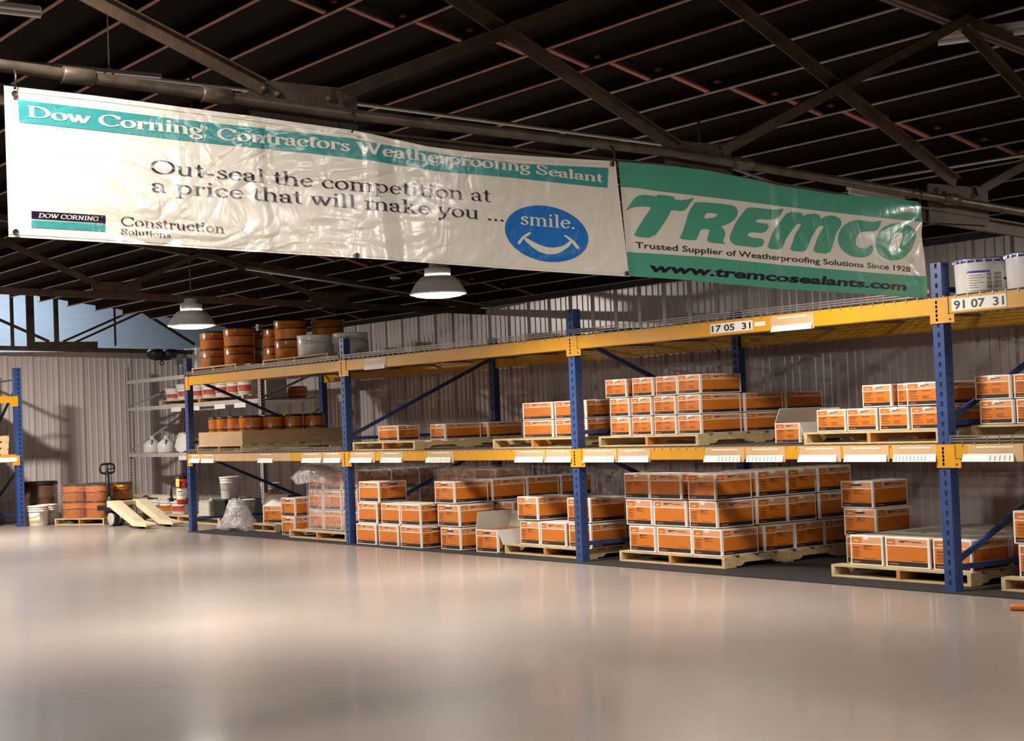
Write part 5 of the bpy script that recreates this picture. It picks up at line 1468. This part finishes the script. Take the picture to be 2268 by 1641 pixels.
m = MB(); m.box(-0.018, -0.018, 0.28, 0.018, 0.018, 0.315); m.bar((-0.01, -0.01, 0.315), (0.085, -0.03, 0.325), 0.022, 0.008); m.bar((-0.01, -0.01, 0.328), (0.07, -0.03, 0.348), 0.022, 0.008); m.build('valve_handle', M_BLACK, fe)
m = MB(); m.box(-0.01, -0.083, 0.20, 0.075, -0.081, 0.29); m.build('inspection_tag', M_LYEL, fe)
m = MB(); m.tube([(-0.01, -0.01, 0.30), (-0.09, -0.04, 0.295), (-0.17, -0.05, 0.25), (-0.205, -0.05, 0.17), (-0.21, -0.05, 0.10)], 0.013, 8); m.tube([(-0.21, -0.05, 0.10), (-0.21, -0.05, 0.03)], [0.014, 0.026], 10); m.build('hose', M_BLACK, fe)
m = MB(); m.box(0.07, -0.02, 0.22, 0.118, 0.02, 0.25); m.box(0.07, -0.02, 0.05, 0.125, 0.02, 0.08); m.build('wall_bracket', M_BLACK, fe)

# ------------------------------------------------------------------ clutter behind the first bay
pl = pallet(-3.42, -0.84, 0.80, 0, 'long low pallet under the buckets and cans behind the first post', 0.8)
ZP = 0.0855
bucket(-0.94, 1.00, ZP + 0.235, 0.128, 0.285, 'tall white bucket standing on the black tote beside the beige can', 'white buckets behind the first post')
bucket(-0.30, 0.86, FL, 0.165, 0.32, 'white bucket partly behind the plastic heap, wide pale lid', 'white buckets behind the first post')
t = empty('square_can', (-1.42, 1.00, ZP)); tag(t, 'beige square plastic can on the low pallet right behind the first blue post', 'can')
m = MB(); m.box(-0.17, -0.15, 0, 0.17, 0.15, 0.20); m.box(-0.172, -0.152, 0.185, 0.172, 0.152, 0.205); m.box(-0.172, -0.152, 0.11, 0.172, 0.152, 0.116); bevel(m.build('body', M_GREYBOARD, t), 0.012, 2)
m = MB(); m.tube([(-0.08, 0, 0.20), (-0.08, 0, 0.228)], 0.03, 12); m.build('cap', M_GREYBOARD, t)
t = empty('storage_tote', (-0.94, 1.02, ZP)); tag(t, 'black tote on the low pallet under the tall white bucket', 'tote')
m = MB(); m.box(-0.17, -0.18, 0, 0.17, 0.18, 0.215); m.box(-0.18, -0.19, 0.20, 0.18, 0.19, 0.234); bevel(m.build('body', M_BLACK, t), 0.01)
t = empty('storage_tote', (-0.56, 1.44, FL)); tag(t, 'dark storage tote with an orange and white tub on it, deep in the first bay', 'tote')
m = MB(); m.box(-0.26, -0.22, 0, 0.26, 0.22, 0.31); m.box(-0.27, -0.23, 0.30, 0.27, 0.23, 0.33); bevel(m.build('body', M_BLACK, t), 0.012)
t = bucket(-0.54, 1.38, FL + 0.331, 0.13, 0.165, 'squat white tub with an orange label standing on the dark tote', None, None, None, M_PORANGE)
for k, (x, y, lm) in enumerate(((-3.22, 1.00, M_PBLACK), (-2.86, 1.0, M_PWHITE), (-2.50, 1.02, M_PBLACK))):
    bucket(x, y, ZP, 0.155, 0.215, 'tub with a %s lid behind the jack forks, %s' % (('black', 'white', 'black')[k], ('beside the grey shelf post', 'middle one', 'the one toward the beige can')[k]), 'tubs behind the pallet jack forks', lm, None, (M_LRED, M_PORANGE, M_LRED)[k])
m = MB(); m.box(-3.85, 0.90, 0.302, -2.30, 1.10, 0.335)
tag(m.build('cream_board', M_CREAM), 'cream board lying across the tubs behind the pallet jack', 'board')

# grey shelving: jugs, red label pails
def jug(x, y, z, label):
    t = empty('plastic_jug', (x, y, z)); tag(t, label, 'jug', 'white jugs on the grey shelf')
    m = MB(); m.lathe([(0.12, 0), (0.13, 0.012), (0.13, 0.115), (0.118, 0.14), (0.06, 0.185), (0.035, 0.198), (0.033, 0.215)], n=24); m.build('body', M_PWHITE, t)
    m = MB(); m.lathe([(0.037, 0.214), (0.037, 0.236), (0.03, 0.24)], n=16); m.build('cap', M_PWHITE, t)
    m = MB(); m.tube([(0.06, -0.04, 0.185), (0.115, -0.075, 0.17), (0.115, -0.075, 0.125)], 0.012, 7); m.build('handle', M_PWHITE, t)


SH_L, SH_U = 0.916, 1.586
jug(-4.02, 1.27, SH_L, 'white jug on the lower grey shelf, the one closest to the back wall')
jug(-3.52, 1.27, SH_L, 'white jug on the lower grey shelf beside the white plastic sack')
crumple('plastic_sack', [(0.20, 0.13, 0.0), (0.21, 0.14, 0.06), (0.19, 0.12, 0.14), (0.20, 0.10, 0.20), (0.16, 0.08, 0.245), (0.05, 0.03, 0.25)], (-2.92, 1.31, SH_L + 0.016), 'white plastic sack on the lower grey shelf behind the first blue post', M_PWHITE, 31, 32, 0.12, 'sack')
instance(PALLET, (-2.15, 1.56, SH_U), 0, 'pallet on the upper grey shelf under the white pails with red labels', 'wooden pallets', (2.7 / 1.24, 0.78 / 1.24, 0.75))
ZU = SH_U + 0.0645
RL = 'white pails with red labels on the grey shelf'
for k, (x, r, h) in enumerate(((-3.33, 0.16, 0.17), (-2.92, 0.17, 0.215), (-2.52, 0.15, 0.20), (-2.10, 0.17, 0.205), (-1.72, 0.15, 0.235), (-1.38, 0.15, 0.24), (-1.04, 0.15, 0.245))):
    bucket(x, 1.36, ZU, r, h, 'white pail with a red label on the upper grey shelf, %s from the back wall' % ('first', 'second', 'third', 'fourth', 'fifth', 'sixth', 'seventh')[k], RL, None, None, M_LRED)
t = empty('shrink_roll', (-0.62, 1.86, SH_U)); tag(t, 'striped orange and white roll at the dark back end of the upper grey shelf', 'roll')
m = MB(); m.lathe([(0.10, 0), (0.13, 0.02), (0.13, 0.06), (0.13, 0.10), (0.13, 0.13), (0.10, 0.15)], n=24, mats=[1, 0, 1, 0, 1, 1]); m.build('body', [M_PEACH, M_TEXTO], t)
t = empty('cardboard_box', (-0.62, 1.50, SH_U)); tag(t, 'grey box in shadow beside the tall grey post on the upper shelf', 'box')
m = MB(); m.box(-0.11, -0.15, 0, 0.11, 0.15, 0.24); m.box(-0.012, -0.151, 0.0, 0.012, 0.151, 0.241); bevel(m.build('body', M_GREYBOARD, t), 0.004)

# pallets stacked on the rack by the back wall
for k in range(3):
    instance(PALLET, (-4.25, -1.46, 0.986 + 0.086 * k), 0.02 * (k - 1), 'stacked spare pallet on the rack by the back wall, %s' % ('lowest', 'middle', 'topmost')[k], 'wooden pallets', (1.1 / 1.24, 1.05 / 1.24, 1))
t = empty('wooden_crate', (-4.25, -1.75, 0)); tag(t, 'dark brown crate on the floor under the rack by the back wall', 'crate')
m = MB(); m.box(-0.45, -0.55, 0, 0.45, 0.55, 0.62)
for z in (0.15, 0.31, 0.47): m.box(-0.455, -0.555, z, 0.455, 0.555, z + 0.006)
m.build('body', M_DARKBARREL, t)

# ------------------------------------------------------------------ labels on the beams
def tick_card(x0, x1, z0, z1, tan, ticks, label, y=-0.0045, tilt=0.0, zt=None):
    t = empty('shelf_label', ((x0 + x1) / 2, y, z0)); tag(t, label, 'shelf label', 'shelf labels on the rack beams')
    hw = (x1 - x0) / 2
    if tan:
        m = MB(); m.box(-hw - 0.01 + tan, -0.003, 0.0, hw + 0.01 + tan, -0.0005, zt - z0); m.build('tan_backing', M_TAPE, t)
        m = MB(); m.box(-hw * 0.7 + tan, -0.0042, zt - z0 - 0.02, hw * 0.7 + tan, -0.003, zt - z0 - 0.012); m.build('paper_slip', M_WHITE, t)
    m = MB(); m.face([(-hw, -0.020, 0), (hw, -0.020, 0), (hw - 0.008, -0.006, z1 - z0), (-hw + 0.008, -0.006, z1 - z0)]); m.face([(-hw, -0.0185, 0), (-hw + 0.008, -0.0045, z1 - z0), (hw - 0.008, -0.0045, z1 - z0), (hw, -0.0185, 0)])
    m.build('white_card', M_WHITE, t)
    if ticks:
        m = MB()
        for k in range(ticks[0]):
            x = -hw + 2 * hw * (ticks[1] + (ticks[2] - ticks[1]) * k / max(1, ticks[0] - 1)); h = z1 - z0
            for j in range(4):
                a, b = 0.15 + 0.17 * j, 0.26 + 0.17 * j
                m.face([(x - 0.006, -0.0206 + 0.014 * a, h * a), (x + 0.004, -0.0206 + 0.014 * a, h * a), (x + 0.006, -0.0206 + 0.014 * b, h * b), (x - 0.004, -0.0206 + 0.014 * b, h * b)])
        m.build('tick_marks', M_TICK, t)


ZA, ZB, ZC = 0.820, 0.868, 0.931
for (x0, x1, tan, tk, lab_) in (
    (0.105, 0.41, 0.0001, None, 'first bay middle beam, first card from the first blue post'),
    (0.445, 0.80, 0.0001, None, 'first bay middle beam, second card from the first blue post'),
    (1.934, 2.295, 0.0001, None, 'first bay middle beam, lone card with a dark speck'),
    (2.961, 3.387, 0.0001, (6, 0.5, 0.9), 'first bay middle beam, last card but one before the second post'),
    (3.435, 3.796, 0.0001, (5, 0.2, 0.8), 'first bay middle beam, last card before the second post'),
    (3.985, 4.428, 0.03, (3, 0.7, 0.92), 'second bay middle beam, first card past the second post'),
    (4.593, 4.99, 0.0001, (4, 0.1, 0.35), 'second bay middle beam, second card past the second post'),
    (5.418, 5.842, 0.03, (8, 0.2, 0.9), 'second bay middle beam, lone card under the back cartons'),
    (6.855, 7.269, 0.01, (2, 0.78, 0.9), 'second bay middle beam, last card but one before the third post'),
    (7.305, 7.66, 0.01, (8, 0.1, 0.85), 'second bay middle beam, ruled card touching the third post'),
    (7.817, 8.227, 0.01, (5, 0.5, 0.92), 'third bay middle beam, first card past the third post'),
    (8.273, 8.65, 0.0001, (3, 0.08, 0.28), 'third bay middle beam, second card past the third post'),
    (9.284, 9.677, 0.02, (6, 0.42, 0.92), 'third bay middle beam, half ruled card under the back cartons'),
    (9.738, 10.112, 0.0001, (8, 0.08, 0.8), 'third bay middle beam, ruled card under the small open carton'),
    (10.253, 10.622, 0.02, None, 'third bay middle beam, blank card with a small slip above it'),
    (10.684, 11.065, 0.0001, None, 'third bay middle beam, blank card before the ruled one'),
    (11.115, 11.475, 0.0001, (9, 0.08, 0.75), 'third bay middle beam, ruled card touching the nearest post'),
    (11.677, 12.072, 0.05, (5, 0.55, 0.92), 'fourth bay middle beam, ruled card past the nearest post')):
    tick_card(x0, x1, ZA + 0.006, ZB + 0.006, tan, tk, 'white card, %s' % lab_, zt=ZC)
# brown paper strip along the first bay beam
m = MB(); m.box(0.10, -0.0062, 0.846, 2.70, -0.0045, 0.930)
tag(m.build('paper_strip', M_TAPE), 'tan paper strip taped along the first bay middle beam', 'paper strip')
tick_card(4.348, 4.738, 1.742, 1.785, 0.0001, (8, 0.05, 0.75), 'white card label on the second bay top beam near the second post', zt=1.852)
tick_card(10.048, 10.446, 1.742, 1.785, 0.0001, (1, 0.92, 0.93), 'white card label on the third bay top beam beyond the number plate', zt=1.852)


def number_plate(x0, x1, z0, z1, text, label):
    t = empty('number_plate', (x0, -0.0045, z0)); tag(t, label, 'number plate', 'number plates on the top beams')
    m = MB(); m.box(0, -0.002, 0, x1 - x0, 0.0, z1 - z0); m.build('plate', M_WHITE, t)
    p, a = sans_mesh(text, 0.025); w = (x1 - x0) * 0.92; h = (z1 - z0) * 0.66
    for wd in by_words(p, 3):
        m = MB()
        for f in wd: m.face([((x1 - x0) * 0.04 + x / a * w, -0.0028, (z1 - z0) * 0.17 + y * h) for x, y in f])
        m.build('digits', M_INK, t)


number_plate(9.404, 9.852, 1.772, 1.842, '17 05  31', 'white number plate with black digits on the third bay top beam under the green banner')
number_plate(11.645, 12.061, 1.768, 1.846, '91 07  31', 'large white number plate with black digits just past the nearest tall post')
m = MB(); m.box(9.872, -0.0062, 1.795, 9.98, -0.0045, 1.825)
tag(m.build('paper_scrap', M_WHITE), 'small torn white label scrap beside the third bay number plate', 'label scrap')

# ------------------------------------------------------------------ small things
t = empty('security_camera', (3.32, 0.97, 2.86)); tag(t, 'small white dome camera under the roof just below the banner edge', 'camera')
m = MB(); m.lathe([(0.05, 0.0), (0.062, 0.015), (0.062, 0.035), (0.045, 0.05)], n=20); m.v = [(x + 0.03, y + 0.02, z - 0.11) for x, y, z in m.v]; m.build('housing', M_PWHITE, t)
m = MB(); m.lathe([(0.008, -0.03), (0.030, -0.022), (0.042, 0.0)], n=20); m.v = [(x + 0.03, y + 0.02, z - 0.11) for x, y, z in m.v]; m.build('dome_lens', M_BLACK, t)
m = MB(); m.tube([(0.03, 0.02, -0.06), (0.03, 0.02, -0.15 + 0.01)], 0.012, 8) if False else m.tube([(0.03, 0.02, -0.062), (0.03, 0.02, 0.0)], 0.012, 8); m.build('mount_arm', M_PWHITE, t)
t = empty('chain_hoist', (-4.5, 1.66, 2.33)); tag(t, 'dark chain hoist with a hook hanging at the top of the back wall', 'hoist')
m = MB()
m.lathe([(0.03, -0.075), (0.10, -0.05), (0.13, 0.0), (0.13, 0.05), (0.09, 0.085), (0.03, 0.09)], (0, -0.10, 0.03), n=18); m.lathe([(0.03, -0.06), (0.10, -0.04), (0.12, 0.0), (0.12, 0.05), (0.08, 0.08), (0.03, 0.085)], (0.02, 0.12, 0.03), n=18)
m.box(-0.06, -0.10, -0.05, 0.06, 0.12, 0.06); m.build('body', M_BLACK, t)
m = MB(); m.tube([(0, 0.03 * math.cos(a) , -0.09 + 0.03 * math.sin(a)) for a in [i * math.pi / 8 for i in range(17)]], 0.009, 7); m.build('hook', M_STEELD, t)
t = empty('cord_plug', (12.44, -0.48, 0.0)); tag(t, 'orange cord plug lying on the floor in front of the fourth bay', 'plug')
m = MB(); m.tube([(-0.062, -0.03, 0.019), (-0.05, -0.024, 0.019), (0.03, 0.015, 0.019), (0.042, 0.021, 0.017)], [0.017, 0.019, 0.019, 0.008], 14); m.build('body', M_ORANGE, t)
m = MB(); m.tube([(0.04, 0.02, 0.016), (0.12, 0.06, 0.008), (0.35, 0.12, 0.008), (0.8, 0.05, 0.008)], 0.007, 8); m.build('cord', M_ORANGE, t)
